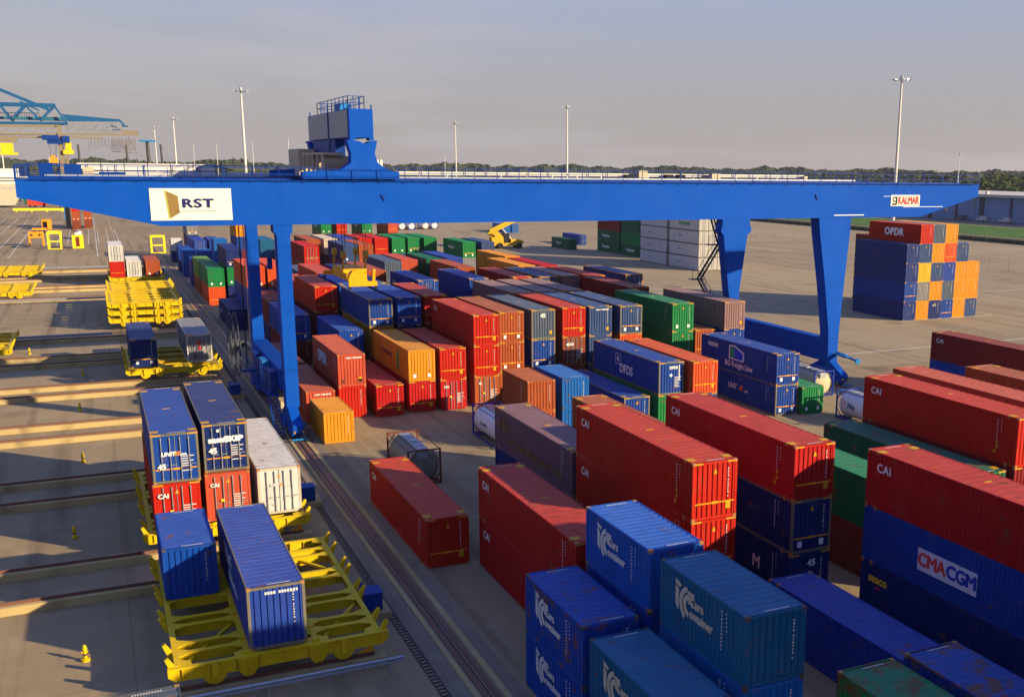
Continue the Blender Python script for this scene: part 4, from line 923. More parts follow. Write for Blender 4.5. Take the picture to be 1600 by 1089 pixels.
def tdec2(t, x, y):
    lettering('No', .8, M_NVL, t, (.03, 3.9, 1.4), 'left', bold=0.0090)
    m = MB(); n = 18
    for i in range(3): m.prism([(y+5.1+.32*math.cos(q), 1.62+.32*math.sin(q)) for q in [2*math.pi*(i/3)+2*math.pi/3.6*j/6 for j in range(7)]], 'x', x+.02, x+.06)
    fixn(m.build('round_emblem', M_ORL, t))
tank(60.2,70.8,M_FBL,M_TW,'white tank container with blue letters behind the faded red container',decor=tdec2)
tank(63.6,84.8,M_FBL,M_BEI,'cream ended tank container in a pale blue frame at the foot of the right leg')

# ------------------------------------------------------------------ the gantry crane
def gantry():
    g = thing('gantry_crane', (13.72, 90, 0), 'huge blue rail mounted gantry crane spanning the container rows', 'gantry crane')
    ZB, ZT = 17.55, 21.0
    def girder(y0, y1):
        poly = [(-4.8, ZT), (-4.8, 19.75), (4.8, ZB), (80.45, ZB), (88.7, 19.7), (88.7, ZT)]
        m = MB(); m.prism(poly, 'y', y0, y1)
        m.box(-4.82, y0-.06, ZT-.002, 88.72, y1+.06, ZT+.05)
        o = fixn(m.build('main_girder', M_CR, g)); return o
    gd = girder(90.0, 91.7); girder(109.1, 110.8)
    def railing(y, x0, x1, z, step=2.05, name='walkway_railing', h=1.12):
        m = MB(); x = x0
        while x <= x1+.01: m.box(x-.028, y-.028, z, x+.028, y+.028, z+h); x += step
        for zz in (.12, .58, h): m.box(x0, y-.02, z+zz-.02, x1, y+.02, z+zz+.02)
        m.build(name, M_CRD, g)
    railing(90.0, -4.8, 88.6, ZT-.1); railing(110.9, -4.8, 88.6, ZT+.0, 2.4); railing(91.9, -4.8, 18.0, ZT+.0, 2.9)
    for x in (-4.75, 88.65):
        m = MB()
        for yy in (90.0, 93, 96, 99, 102, 105, 108, 110.9): m.box(x-.03, yy-.03, ZT, x+.03, yy+.03, ZT+1.1)
        for zz in (.6, 1.1): m.box(x-.02, 90, ZT+zz-.02, x+.02, 110.9, ZT+zz+.02)
        m.build('walkway_railing', M_CRD, g)
    for x0 in (-4.3, 87.2): MB().box(x0, 91.7, ZT-1.4, x0+1.1, 109.1, ZT-.1).build('end_tie', M_CR, g)
    # trolley rail, cable tray and the white cable trough
    MB().box(-3.5, 91.2, ZT+.05, 87, 91.35, ZT+.2).build('trolley_rail', M_CRD, g); MB().box(-3.5, 109.6, ZT+.05, 87, 109.75, ZT+.2).build('trolley_rail', M_GAL, g)
    m = MB(); m.box(27.4, 111.05, ZT+.40, 80.0, 111.45, ZT+.72)
    for q in range(28, 80, 3): m.box(q, 111.0, ZT-.3, q+.12, 111.1, ZT+.5)
    m.box(12.0, 111.05, ZT+.15, 27.4, 111.45, ZT+.45)
    m.build('cable_trough', M_WPL, g)
    m = MB(); x = -.85
    while x < 10.5: m.box(x, 111.05, ZT+.62, x+1.9, 111.6, ZT+1.22); m.box(x, 111.05, ZT+.12, x+1.9, 111.6, ZT+.52); x += 1.98
    m.build('cable_chain_cover', M_WPL, g)
    hz_ = [(9.2, .4), (9.4, .9), (10.0, 1.12), (10.7, 1.1), (11.6, .9), (12.6, .66)]
    m = MB()
    for (a, b), (c, d) in zip(hz_, hz_[1:]): m.cyl((a, 110.98, ZT+b), (c, 110.98, ZT+d), .06, 6)
    m.build('power_cable', M_BLK, g)
    # cabinets on the deck
    for x, w, h, mt in ((-3.9,1.1,1.15,M_CRD),(-1.9,1.4,1.0,M_CRD),(54.6,1.0,.55,M_BLK),(56.3,1.1,1.0,M_BEI),(59.9,.9,.6,M_BLK),(61.5,.9,.6,M_BLK),(66.0,1.2,.75,M_BEI),(79.2,.6,.55,M_BEI),(-.4,.9,.8,M_BEI),(.9,2.2,.35,M_CRD)):
        MB().box(x, 109.9, ZT+.06, x+w, 110.7, ZT+.06+h).build('deck_cabinet', mt, g)
    # signs
    p = thing  # keep name
    rp = MB().box(4.05, 89.955, 17.98, 9.95, 89.998, 20.42).build('sign_panel', M_WPL, g)
    o = g
    go = WL[g.name]
    def gl(s, size, mat, x, z, **kw): return lettering(s, size, mat, g, (x-go.x, 89.94-go.y, z-go.z), 'front', **kw)
    gl('RST', .98, M_NVL, 7.45, 19.25, bold=0.022, space=1.1).scale = (1.35, .95, 1)
    MB().box(5.85, 89.93, 18.66, 8.85, 89.95, 18.70).build('sign_underline', M_NVL, g)
    m = MB(); m.prism([(5.12, 20.25), (5.22, 20.25), (5.42, 18.12), (5.32, 18.12)], 'y', 89.93, 89.95); fixn(m.build('emblem_edge', paint('emblem_olive', (.35, .32, .05)), g))
    m = MB(); m.prism([(5.23, 20.22), (6.05, 19.85), (6.12, 18.55), (5.43, 18.14)], 'y', 89.935, 89.95); fixn(m.build('emblem_panel', paint('emblem_tan', (.19, .12, .04)), g))
    MB().box(76.3, 89.955, 18.72, 80.25, 89.998, 19.88).build('sign_panel', M_WPL, g)
    gl('KALMAR', .95, flat('sign_red', (.70, .015, .01)), 78.70, 19.28, bold=0.020, space=1.0).scale = (.78, 1.18, 1)
    m = MB(); m.box(76.45, 89.93, 18.82, 77.1, 89.95, 19.0); m.box(76.95, 89.93, 19.0, 77.15, 89.95, 19.7)
    for a in range(8):
        q0 = math.radians(30+a*38); q1 = math.radians(30+(a+1)*38)
        m.prism([(76.78+.3*math.cos(q0), 19.42+.3*math.sin(q0)), (76.78+.3*math.cos(q1), 19.42+.3*math.sin(q1)), (76.78+.17*math.cos(q1), 19.42+.17*math.sin(q1)), (76.78+.17*math.cos(q0), 19.42+.17*math.sin(q0))], 'y', 89.93-.001*(a % 2), 89.95)
    fixn(m.build('sign_emblem', M_BLK, g))
    m = MB(); m.box(68.9, 89.97, 17.78, 72.8, 89.998, 17.86); m.box(75.3, 89.97, 19.72, 76.2, 89.998, 19.76); m.box(78.0, 89.97, 18.6, 83.6, 89.998, 18.65)
    m.build('white_stripe', M_WM, g)
    for x, z in ((22.0, 19.75), (66.6, 19.72), (41.5, 19.9)) [:2]: m = MB(); m.cyl((x, 89.9, z), (x, 90.0, z), .14, 10).beam((x-.2, 89.93, z+.2), (x+.1, 89.93, z-.3), .08); m.build('lifting_lug', M_CRD, g)
    m = MB(); x = -3.0
    while x < 88: m.box(x, 89.93, ZT-.16, x+.10, 89.999, ZT-.02); x += 2.05
    m.build('railing_bracket', M_CRD, g)
    m = MB(); m.cyl((-4, 89.9, ZT+.02), (88, 89.9, ZT+.02), .035, 6); m.build('conduit', M_CRD, g)
    # legs. left pair are slim columns, right pair flare towards the top
    for y0, nm in ((90.05, 'near'), (109.2, 'far')):
        m = MB(); xl = 12.85
        m.prism([(13.0, ZB), (14.5, ZB), (14.5, 17.0), (14.28, 16.7), (14.30, 2.4), (13.24, 2.4), (13.24, 16.7), (13.0, 17.0)], 'y', y0, y0+1.5); fixn(m.build('leg', M_CR, g))
        m = MB(); m.box(13.1, y0-.03, 5.55, 14.4, y0+1.55, 5.62); m.build('flange', M_CRD, g)
        if nm == 'near': pl = [(67.1, ZB), (71.2, ZB), (71.15, 16.0), (70.73, 10.48), (70.39, 5.4), (70.35, 2.2), (69.15, 2.2), (69.04, 5.5), (68.3, 10.5), (67.3, 16.0)]
        else: pl = [(67.2, ZB), (71.1, ZB), (71.1, 16.0), (71.35, 15.3), (71.3, 15.0), (70.8, 14.6), (69.85, 7.5), (70.3, 5.0), (70.3, 2.2), (69.15, 2.2), (69.1, 5.0), (68.4, 7.7), (67.45, 14.6), (67.1, 15.0), (67.1, 15.3), (67.25, 16.0)]
        m = MB(); m.prism(pl, 'y', y0, y0+1.5); fixn(m.build('leg', M_CR, g))
        m = MB(); m.box(69.06, y0-.03, 4.8, 70.42, y0+1.55, 4.87); m.build('flange', M_CRD, g)
    # dark vertical stay beside the left legs (trunking)
    MB().box(12.62, 110.3, 2.4, 12.72, 110.4, ZB).build('cable_trunk', M_BLK, g); MB().box(12.96, 109.6, 2.4, 13.04, 109.7, ZB).build('cable_trunk', M_BEI, g)
    m = MB(); m.box(12.55, 91.0, 13.9, 12.9, 91.5, 14.9); m.prism([(12.4, 14.0), (12.9, 14.0), (12.65, 14.9)], 'y', 90.9, 91.0); m.build('junction_box', M_CRD, g)
    # sill beams
    m = MB(); m.prism([(91.55, 4.75), (109.2, 4.75), (109.2, 2.3), (91.55, 2.3)], 'x', 69.2, 70.3); fixn(m.build('sill_beam', M_CR, g))
    m = MB(); m.prism([(91.55, 5.3), (109.2, 5.3), (109.2, 3.6), (91.55, 3.6)], 'x', 13.1, 14.5); fixn(m.build('sill_beam', M_CR, g))
    # bogies
    for rx in (13.72, 69.75):
        for y0 in (90.8, 110.0):
            m = MB()
            m.prism([(y0-.6, 2.5), (y0+.6, 2.5), (y0+3.0, 1.25), (y0+3.0, .75), (y0-3.0, .75), (y0-3.0, 1.25)], 'x', rx-.4, rx+.4)
            for s in (-1.7, 1.7): m.prism([(y0+s-1.25, 1.0), (y0+s+1.25, 1.0), (y0+s+1.1, .45), (y0+s-1.1, .45)], 'x', rx-.5, rx+.5)
            bo_ = fixn(m.build('bogie', M_CR, g))
            for s in (-2.4, -1.0, 1.0, 2.4): MB().cyl((rx-.16, y0+s, .40), (rx+.16, y0+s, .40), .32, 16).build('wheel', M_CRD, bo_)
            m = MB(); m.cyl((rx+.55, y0-1.0, .9), (rx+.95, y0-1.0, .9), .16, 10).cyl((rx+.55, y0+1.2, .9), (rx+.95, y0+1.2, .9), .16, 10); m.build('drive_motor', M_CRL, bo_)
            yy = y0-3.0 if y0 < 100 else y0+3.0; s = -1 if y0 < 100 else 1
            m = MB(); m.cyl((rx-.35, yy, .8), (rx-.35, yy+s*.35, .8), .07, 8, mi=1).cyl((rx+.35, yy, .8), (rx+.35, yy+s*.35, .8), .07, 8, mi=1).box(rx-.6, yy+s*.35, .15, rx+.6, yy+s*.42, .3)
            m.build('rail_sweep', [M_CRL, M_OB], g)
    for rx, z in ((70.3, 3.2),):
        m = MB(); m.cyl((rx, 90.05, z), (rx, 88.5, z-.1), .22, 12).cyl((rx, 88.5, z-.1), (rx, 86.6, z-.3), .12, 10).cyl((rx, 86.6, z-.3), (rx, 86.45, z-.3), .3, 14); m.build('buffer', M_CRL, g)
        m = MB(); m.box(rx-.5, 87.6, z-.05, rx+.1, 90.0, z+.02)
        for q in (87.8, 88.7, 89.6): m.box(rx-.5, q, z, rx-.45, q+.05, z+.35)
        m.build('service_step', M_CRL, g)
    # left leg: service platform, cabinets, stairs along the sill
    m = MB(); m.box(12.0, 92.0, 3.1, 13.0, 106.0, 3.18)
    m.build('service_platform', M_CRD, g)
    m = MB()
    for yy in range(92, 107, 1): m.box(11.98, yy, 3.1, 12.03, yy+.05, 4.3)
    for zz in (3.7, 4.3): m.box(11.99, 92, zz, 12.03, 106.05, zz+.04)
    m.build('platform_railing', M_CRD, g)
    for yy, w, zt in ((93.0,1.6,5.0),(95.2,1.4,4.8),(97.4,2.2,5.2),(100.4,1.2,4.9),(102.2,2.4,5.1)): MB().box(12.45, yy, 3.18, 13.05, yy+w, zt).build('switch_cabinet', M_CRD if yy != 97.4 else M_CRL, g)
    MB().box(13.2, 93.0, 1.3, 13.8, 95.0, 2.3).build('switch_cabinet', M_BEI, g)
    m = MB()
    for s in (0, .7): m.beam((12.1+s, 92.0, 3.1), (12.1+s, 89.2, .2), .08, .2)
    for k in range(11): m.box(12.1, 92.0-.255*k-.1, 3.1-.264*k-.02, 12.8, 92.0-.255*k+.12, 3.1-.264*k+.02)
    m.build('access_stair', M_CRD, g)
    MB().box(10.9, 99.6, 3.9, 13.1, 99.85, 4.1).build('cable_arm', M_CRD, g)
    # cable reel on the left sill
    m = MB(); cx, cyy, cz = 12.5, 116.0, 3.9
    for q in range(28):
        a = 2*math.pi*q/28; b = 2*math.pi*(q+1)/28
        for xx in (11.9, 12.35): m.beam((xx, cyy+math.cos(a)*3.3, cz+math.sin(a)*3.3), (xx, cyy+math.cos(b)*3.3, cz+math.sin(b)*3.3), .06, .16)
        if q % 2 == 0:
            for xx in (11.9, 12.35): m.beam((xx, cyy+math.cos(a)*.6, cz+math.sin(a)*.6), (xx, cyy+math.cos(a)*3.3, cz+math.sin(a)*3.3), .035)
    m.cyl((11.8, cyy, cz), (12.6, cyy, cz), .6, 16).box(12.6, cyy-.3, cz-.3, 13.2, cyy+.3, cz+.3).beam((13.4, 111, 3.9), (13.4, cyy, cz), .4, .5)
    m.build('cable_reel', paint('reel_steel', (.055,.06,.075), .6, .4), g)
    # zigzag stairs up the far right leg
    zs = [4.8, 9.3, 13.4, ZT]; side_ = 1
    m = MB()
    yv = 110.9
    for i in range(3):
        xa, xb = (66.4, 70.2) if i % 2 == 0 else (70.0, 67.0)
        xa, xb = (65.4, 68.2) if i % 2 else (68.2, 65.4)
        for s in (0, .8): m.beam((xa, yv+s, zs[i]), (xb, yv+s, zs[i+1]), .06, .22)
        for s in (0, .8): m.beam((xa, yv+s, zs[i]+1), (xb, yv+s, zs[i+1]+1), .05, .05)
        n = 14
        for k in range(n): f_ = k/n; m.box(xa+(xb-xa)*f_-.1, yv, zs[i]+(zs[i+1]-zs[i])*f_-.015, xa+(xb-xa)*f_+.1, yv+.8, zs[i]+(zs[i+1]-zs[i])*f_+.015)
        for k in range(5): f_ = k/4; m.box(xa+(xb-xa)*f_-.02, yv-.02, zs[i]+(zs[i+1]-zs[i])*f_, xa+(xb-xa)*f_+.02, yv+.02, zs[i]+(zs[i+1]-zs[i])*f_+1)
        px = min(xb, 65.4) if i % 2 == 0 else 67.6
        m.box(px-1.2, yv-.1, zs[i+1]-.08, px+.5 if i % 2 == 0 else px+1.1, yv+1.0, zs[i+1])
        for q in (-1.2, -.4, .4): m.box(px+q-.02, yv-.1, zs[i+1], px+q+.02, yv-.06, zs[i+1]+1.05)
        m.box(px-1.2, yv-.1, zs[i+1]+1.02, px+.5, yv-.06, zs[i+1]+1.06)
    m.build('zigzag_stair', flat('stair_navy', (.004,.012,.05)), g)
    return g
gantry()
def trolley():
    t = thing('crane_trolley', (20.6, 90.6, 21.2), 'tall blue machinery trolley standing on top of the gantry girders', 'crane trolley')
    xl, xr = 19.5, 21.45
    for y0 in (90.3, 107.4):
        m = MB(); y1 = y0+1.2
        m.prism([(15.6, 21.2), (23.5, 21.2), (23.5, 21.8), (22.6, 21.95), (21.75, 22.5), (21.5, 23.3), (21.7, 24.1), (21.7, 24.35), (21.2, 24.28), (20.7, 24.05), (20.2, 24.28), (19.3, 24.35), (19.3, 24.1), (19.55, 23.3), (19.5, 22.5), (18.7, 21.95), (15.6, 21.75)], 'y', y0, y1)
        pe_ = fixn(m.build('pedestal', M_CR, t))
        for x in (16.3, 18.2, 20.4, 22.7): MB().cyl((x, y0+.4, 21.4), (x, y0+.8, 21.4), .24, 12).build('wheel', M_CRD, pe_)
    # hollow machinery girder: front face with the rounded opening below
    m = MB(); m.box(xl, 90.3, 24.55, xr, 108.6, 26.85)
    m.box(xl, 90.3, 24.35, xl+.5, 91.5, 24.55).box(xr-.35, 90.3, 24.35, xr, 91.5, 24.55).box(xl, 109.3, 24.35, xl+.5, 110.5, 24.55).box(xr-.5, 109.3, 24.35, xr, 110.5, 24.55)
    m.build('machinery_house', M_CR, t)
    m = MB(); m.box(xl-.03, 90.9, 24.6, xl-.005, 98.6, 26.8).box(xl-.03, 98.9, 24.6, xl-.005, 108.4, 26.8); m.build('side_cladding', paint('cladding_grey', (.20, .21, .24), .4, .3, metal=.3), t)
    MB().box(xl-.1, 98.62, 22.4, xl-.03, 98.88, 26.9).build('side_post', M_CRD, t)
    MB().box(xl+.05, 96.5, 22.9, xl+.9, 106.8, 24.5).build('inner_panel', M_CRD, t)
    # hoists and cabinets beneath
    MB().box(17.8, 105.0, 21.3, 19.3, 110.4, 23.75).build('control_cabinet', M_BEI, t)
    m = MB()
    for yy in (93.6, 96.4, 99.4): m.cyl((17.9, yy, 22.5), (20.2, yy, 22.5), .62, 18); 
    m.box(17.7, 92.6, 23.15, 19.4, 102.5, 23.35)
    for yy in (92.7, 94.8, 96.9, 99.0, 101.2): m.box(17.6, yy, 21.6, 17.75, yy+.3, 23.2)
    m.build('rope_drum', M_BEI, t)
    m = MB(); m.box(23.2, 104.5, 22.0, 25.6, 104.6, 22.8)
    for q in range(7): m.box(23.2+q*.36, 104.4, 22.0, 23.35+q*.36, 104.5, 22.85)
    m.build('resistor_bank', M_WPL, t); MB().cyl((22.7, 103, 22.4), (22.7, 103, 23.4), .35, 12).build('fan_motor', M_CRL, t)
    # roof railing and kit
    m = MB(); zr = 26.85; xa, xb, ya, yb = xl+.15, xr-.45, 91.3, 104.5
    pts = [(xa, ya), (xb, ya), (xb, yb), (xa, yb)]
    for i in range(4):
        (a, b), (c, d) = pts[i], pts[(i+1) % 4]; n = 8 if i % 2 else 3
        for k in range(n+1): m.box(a+(c-a)*k/n-.03, b+(d-b)*k/n-.03, zr, a+(c-a)*k/n+.03, b+(d-b)*k/n+.03, zr+1.05)
        for z_ in (.52, 1.05): m.beam((a, b, zr+z_), (c, d, zr+z_), .05, .05)
    m.build('roof_railing', M_CRD, t)
    MB().box(20.0, 96, zr, 20.9, 98.5, zr+.7).build('roof_unit', M_CRL, t)
    m = MB()
    for p in ((xl+.1, 90.4), (xr-.1, 90.4), (xl+.1, 108.0)): m.beam((p[0], p[1], zr), (p[0], p[1], zr+.35), .1)
    m.build('lifting_eye', M_CRD, t)
    return t
trolley()
def spreader():
    Y = paint('spreader_yellow', (.66, .28, .004), .5, .35)
    t = thing('lifting_spreader', (21.6, 99.5, 11.5), 'yellow lifting spreader hanging on ropes above the blue containers', 'spreader')
    x0, x1, y0, y1, z = 20.2, 22.75, 96.5, 108.5, 11.6
    m = MB()
    for yy in (y0, y1-.35): m.box(x0, yy, z, x1, yy+.35, z+.42)
    m.box(x0, y0+.05, z+.42, x1-.9, y0+.3, z+.75)
    m.box(x0+.75, y0+.35, z+.05, x0+1.15, y1-.35, z+.5).box(x1-1.15, y0+.35, z+.05, x1-.75, y1-.35, z+.5)
    m.build('end_beams', Y, t)
    m = MB(); m.box(x0+.35, y0+2.5, z+.5, x1-.35, y1-3, z+.95).box(x0+.2, y0+3.2, z+.95, x1-.2, y1-4, z+1.3)
    m.prism([(x0+.15, z+.42), (x0+.95, z+.42), (x0+.95, z+1.35), (x0+.45, z+1.35), (x0+.15, z+.9)], 'y', y0+.4, y0+1.3); fixn(m.build('head_block', Y, t))
    m = MB()
    for xx in (x0+.2, x1-.3):
        for yy in (y0+3.4, y1-4.4):
            m.beam((xx, yy, z+1.3), (xx+.15, yy, z+2.6), .16); m.cyl((xx-.1, yy, z+2.6), (xx+.3, yy, z+2.6), .35, 12)
    m.build('sheave', paint('sheave_ochre', (.35, .22, .03)), t)
    m = MB()
    for xx in (x0+.25, x1-.2):
        for yy in (y0+3.4, y1-4.4):
            for q in (0, .25): m.cyl((xx+q, yy, z+2.6), (21.0+(xx-21.4)*.6+q, yy, 22.2), .03, 5)
    m.build('hoist_rope', M_BLK, t)
    m = MB()
    for xx in (x0, x1-.2):
        for yy in (y0, y1-.3): m.box(xx, yy, z-.25, xx+.2, yy+.3, z)
    m.build('twist_lock', M_BLK, t)
    m = MB(); m.prism([(x1-.4, z+.4), (x1-.15, z+.4), (x1-.1, z+1.5), (x1-.3, z+1.5)], 'y', y0+.1, y0+.35); fixn(m.build('guide_arm', Y, t))
    return t
spreader()
# operator cab hanging from the trolley
t = thing('operator_cab', (24.6, 93.5, 18.5), 'small blue operator cab hanging behind the girder', 'crane cab'); MB().box(24.0, 93, 18.6, 25.6, 95.2, 20.9).build('cab_shell', M_CRD, t)
MB().box(23.98, 93.2, 18.8, 24.0, 95, 20.2).build('cab_window', M_GLS, t)

# ------------------------------------------------------------------ reach stacker on the open yard
RA, RB, RC = (109.5, 9.6), (98.2, 4.6), (98.6, 1.0)
def reach_stacker():
    Y = paint('machine_yellow', (.42, .25, .01), .5, .35)
    t = thing('reach_stacker', (103.5, 282, 0), 'yellow reach stacker with its boom raised on the open yard', 'reach stacker')
    m = MB(); m.box(99.0, 280.6, .7, 107.2, 283.6, 1.5); m.prism([(103.9, 1.5), (107.7, 1.3), (107.7, 1.9), (106.8, 2.3), (103.9, 2.6)], 'y', 280.6, 283.6); fixn(m.build('chassis', Y, t))
    for x, r in ((100.6, .8), (106.3, .75)):
        for y0 in (280.0, 283.3): MB().cyl((x, y0, r), (x, y0+.9, r), r, 20).build('wheel', M_BLK, t)
    m = MB(); m.box(101.9, 281.2, 1.5, 103.6, 283.0, 4.1); m.build('cab_frame', M_BLK, t); MB().box(101.8, 281.3, 2.3, 103.7, 282.9, 3.8).build('cab_window', M_GLS, t)
    m = MB(); m.beam((RB[0], 282.1, RB[1]), (RA[0], 282.1, RA[1]), 1.1, 1.3); m.beam((RB[0]-.2, 282.1, RB[1]), (RB[0]+1.2, 282.1, RB[1]-2.0), 1.0, 1.0); m.build('boom', Y, t)
    m = MB(); m.prism([(RB[0]+.2, RB[1]-.5), (RB[0]+2.0, RB[1]+.2), (RC[0]+3.2, 3.2), (RC[0]+3.4, 1.0), (RC[0]+.2, .9), (RC[0]-.3, 2.8), (RC[0]+1.0, 3.4)], 'y', 281.0, 281.5).prism([(RB[0]+.2, RB[1]-.5), (RB[0]+2.0, RB[1]+.2), (RC[0]+3.2, 3.2), (RC[0]+3.4, 1.0), (RC[0]+.2, .9), (RC[0]-.3, 2.8), (RC[0]+1.0, 3.4)], 'y', 282.7, 283.2); fixn(m.build('lifting_arm', Y, t))
    m = MB(); m.beam((104.5, 282.1, 2.6), (RB[0]+3.5, 282.1, RB[1]+1.0), .3, .3); m.build('lift_cylinder', M_STL, t)
reach_stacker()
container(126.1, 347.0, 0, '40', 'cyan', '', far=True, label='bright blue container on the ground just behind the reach stacker boom')
container(128.7, 346.6, 0, '40', 'cyan', 'd', far=True, label='bright blue container with white marked doors right of the reach stacker boom')

# tank containers parked far behind
for i, (x, y) in enumerate(((96, 372), (99.4, 372), (105, 374), (108.6, 375))):
    tank(x, y, M_FBL if i % 2 else M_FRB, M_TW, '%s of four pale tank containers parked far back under the girder' % ['leftmost', 'second from left', 'third from left', 'rightmost'][i])

# ------------------------------------------------------------------ light masts
def mast(x, y, h, r, lab, small=False):
    t = thing('light_mast', (x, y, 0), lab, 'light mast', 'tall lamp masts of the terminal')
    MB().cyl((x, y, 0), (x, y, h), r, 12, r2=r*.45).build('pole', paint('mast_white', (.48, .46, .43), .5, .2), t)
    m = MB(); n = 10; R = 2.4 if not small else 1.3
    for q in range(n):
        a = 2*math.pi*q/n; b = 2*math.pi*(q+1)/n
        m.beam((x+math.cos(a)*R*.6, y+math.sin(a)*R*.6, h-.6), (x+math.cos(b)*R*.6, y+math.sin(b)*R*.6, h-.6), .16)
        if q % 2 == 0: m.beam((x, y, h-.4), (x+math.cos(a)*R*.6, y+math.sin(a)*R*.6, h-.6), .12)
    m.cyl((x, y, h-.9), (x, y, h+.3), r*.8, 10); m.build('lamp_ring', M_GAL, t)
    if not small:
        for q in range(8):
            a = 2*math.pi*q/8; c, s = math.cos(a), math.sin(a)
            MB().beam((x+c*R*.6, y+s*R*.6, h-.85), (x+c*R, y+s*R, h-.6), .6, .25).build('floodlight', M_STL, t)
def at_h(px, py, h):           # place a mast so that its top is at the given bearing and height
    vx, vy = (px-PX)/F, (py-PY)/F
    d = r2*vx + d2*vy + fw; k = (h-CH)/d.z
    return d.x*k, d.y*k
for px, py, h, r, lab in ((1409.5,121,46,.55,'tallest light mast, right of centre above the wall of containers'),(886,166,50,.6,'light mast above the middle of the girder'),(711,191,44,.5,'light mast right of the blue trolley'),
    (376,139,46,.6,'tall light mast left of the trolley'),(270,184,45,.6,'right one of two close light masts at left'),(240.6,198,43,.5,'left one of two close light masts at left')):
    x, y = at_h(px, py, h); mast(x, y, h, r, lab)
for i, (px, py) in enumerate(((302,226),(338,224),(394,221),(450,216),(647,250),(695,243),(75,232),(90,240),(1500,240))):
    x, y = at_h(px, py, 42 if py < 230 else 32); mast(x, y, 42 if py < 230 else 32, .4, 'thin distant light mast, number %s from the left among the small ones' % ['three','four','five','six','seven','eight','one','two','nine'][i], True)

# ------------------------------------------------------------------ quay crane at left, seen side on (plane at y=430)
def quay():
    B = paint('quay_blue', (.004, .065, .18), .5, .3); Bp = paint('quay_pale_blue', (.015, .10, .17), .5, .35); Cm = paint('quay_cream', (.17, .14, .10), .6, .4, rust=.2)
    Y0 = 430.0
    t = thing('quay_crane', (-20, Y0, 0), 'blue ship-to-shore crane with a trussed boom at the left edge', 'quay crane')
    def q(px, py, y=Y0):
        d = fw + r2*((px-PX)/F) + d2*((py-PY)/F); k = y/d.y; return (d.x*k, y, CH+d.z*k)
    m = MB()
    for dy in (0, 9):
        def P(a, b): p = q(a, b); return (p[0], Y0+dy, p[2])
        L0 = P(0, 140); Lm = P(76, 171); m.beam((Lm[0]+(L0[0]-Lm[0])*2.2, L0[1], Lm[2]+(L0[2]-Lm[2])*2.2), Lm, .8, .8)
        m.beam(P(-90, 160), P(86, 164.5), .95, .95); m.beam(P(-90, 191), P(106, 193), .8, .8)
        pts = [(-45, 188), (-22, 163), (0, 165), (17, 188), (38, 164), (63, 188), (84, 165), (105, 193)]
        for a, b in zip(pts, pts[1:]): m.beam(P(*a), P(*b), .6, .6)
        m.beam(P(30, 158), P(60, 172), .35)
    m.build('upper_truss', B, t)
    m = MB(); a = q(-120, 181); b = q(104, 183); c = q(104, 189); m.prism([(a[0], a[2]), (b[0], b[2]), (c[0], c[2]), (a[0], c[2]+.3)], 'y', Y0+2, Y0+3.2).prism([(a[0], a[2]), (b[0], b[2]), (c[0], c[2]), (a[0], c[2]+.3)], 'y', Y0+6, Y0+7.2); fixn(m.build('boom_girder', Bp, t))
    m = MB(); pp = [q(96, 178), q(188, 186.5), q(188, 190), q(106, 189.5)]; m.prism([(v[0], v[2]) for v in pp], 'y', Y0+3.4, Y0+5.4); m.beam(q(186, 187), q(196, 199), .6); m.beam(q(190, 197), q(200, 198), .5); fixn(m.build('outer_boom', B, t))
    m = MB()
    for k in range(26):
        x = 102+k*3.7; m.beam(q(x, 190, Y0+3), q(x+random.uniform(-1, 1), 204+random.uniform(-4, 7), Y0+3), .13)
    for yy in (194, 199, 204): m.beam(q(100, yy, Y0+3), q(196, yy+5, Y0+3), .22)
    for k in range(20): m.beam(q(100+k*4.6, 193+k*.15, Y0+6), q(105+k*4.6, 206+k*.2, Y0+6), .16)
    for k in range(24): m.beam(q(-2+k*4, 176, Y0+6), q(-2+k*4, 183, Y0+6), .14)
    m.beam(q(-10, 176, Y0+6), q(100, 178, Y0+6), .2)
    m.beam(q(180, 198, Y0+3), q(200, 211, Y0+3), .4)
    m.build('festoon_frame', paint('festoon_grey', (.16, .17, .20)), t)
    m = MB()
    Yp = Y0-14
    for (a, b, w) in (((-90, 195.5), (92, 197), .7), ((-90, 209), (216, 210.5), .6), ((-90, 214), (95, 214.5), .5), ((95, 214.5), (160, 216), .5), ((190, 205), (216, 207), .8)):
        for dy in (0, 6): p0, p1 = q(*a, Yp), q(*b, Yp); m.beam((p0[0], Yp+dy, p0[2]), (p1[0], Yp+dy, p1[2]), .4, w)
    k = -80
    while k < 88: m.beam(q(k, 197, Yp), q(k+12, 208, Yp), .25); m.beam(q(k+12, 208, Yp), q(k+24, 197, Yp), .25); k += 24
    for px_ in (-30, 92): a = q(px_, 196, Yp); m.box(a[0]-.75, Yp-.6, -.5, a[0]+.75, Yp+.8, a[2])
    a = q(101, 214, Yp); m.box(a[0]-.4, Yp+5, -.5, a[0]+.5, Yp+6, a[2])
    m.build('portal_frame', Cm, t)
    m = MB()
    for k in range(12):
        x = 137+k*5.5; d = 14+random.uniform(-2, 3)
        for z in range(6):
            a = z/6; b = (z+1)/6
            m.beam(q(x+a*5, 217+4*d*a*(1-a), Yp), q(x+b*5, 217+4*d*b*(1-b), Yp), .10)
    for k in range(22): m.beam(q(174+k*1.8, 217, Yp+2), q(174+k*1.8, 236+random.uniform(-2, 3), Yp+2), .10)
    m.beam(q(174, 237, Yp+2), q(215, 240, Yp+2), .2); m.beam(q(200, 214, Yp+2), q(214, 240, Yp+2), .15)
    m.build('festoon_cable', paint('cable_brown', (.10, .08, .07)), t)
    def bx2(m, a, b, c, d, dep=3): p0, p1 = q(a, d, Yp), q(c, b, Yp); m.box(p0[0], Yp-dep/2, p0[2], p1[0], Yp+dep/2, p1[2])
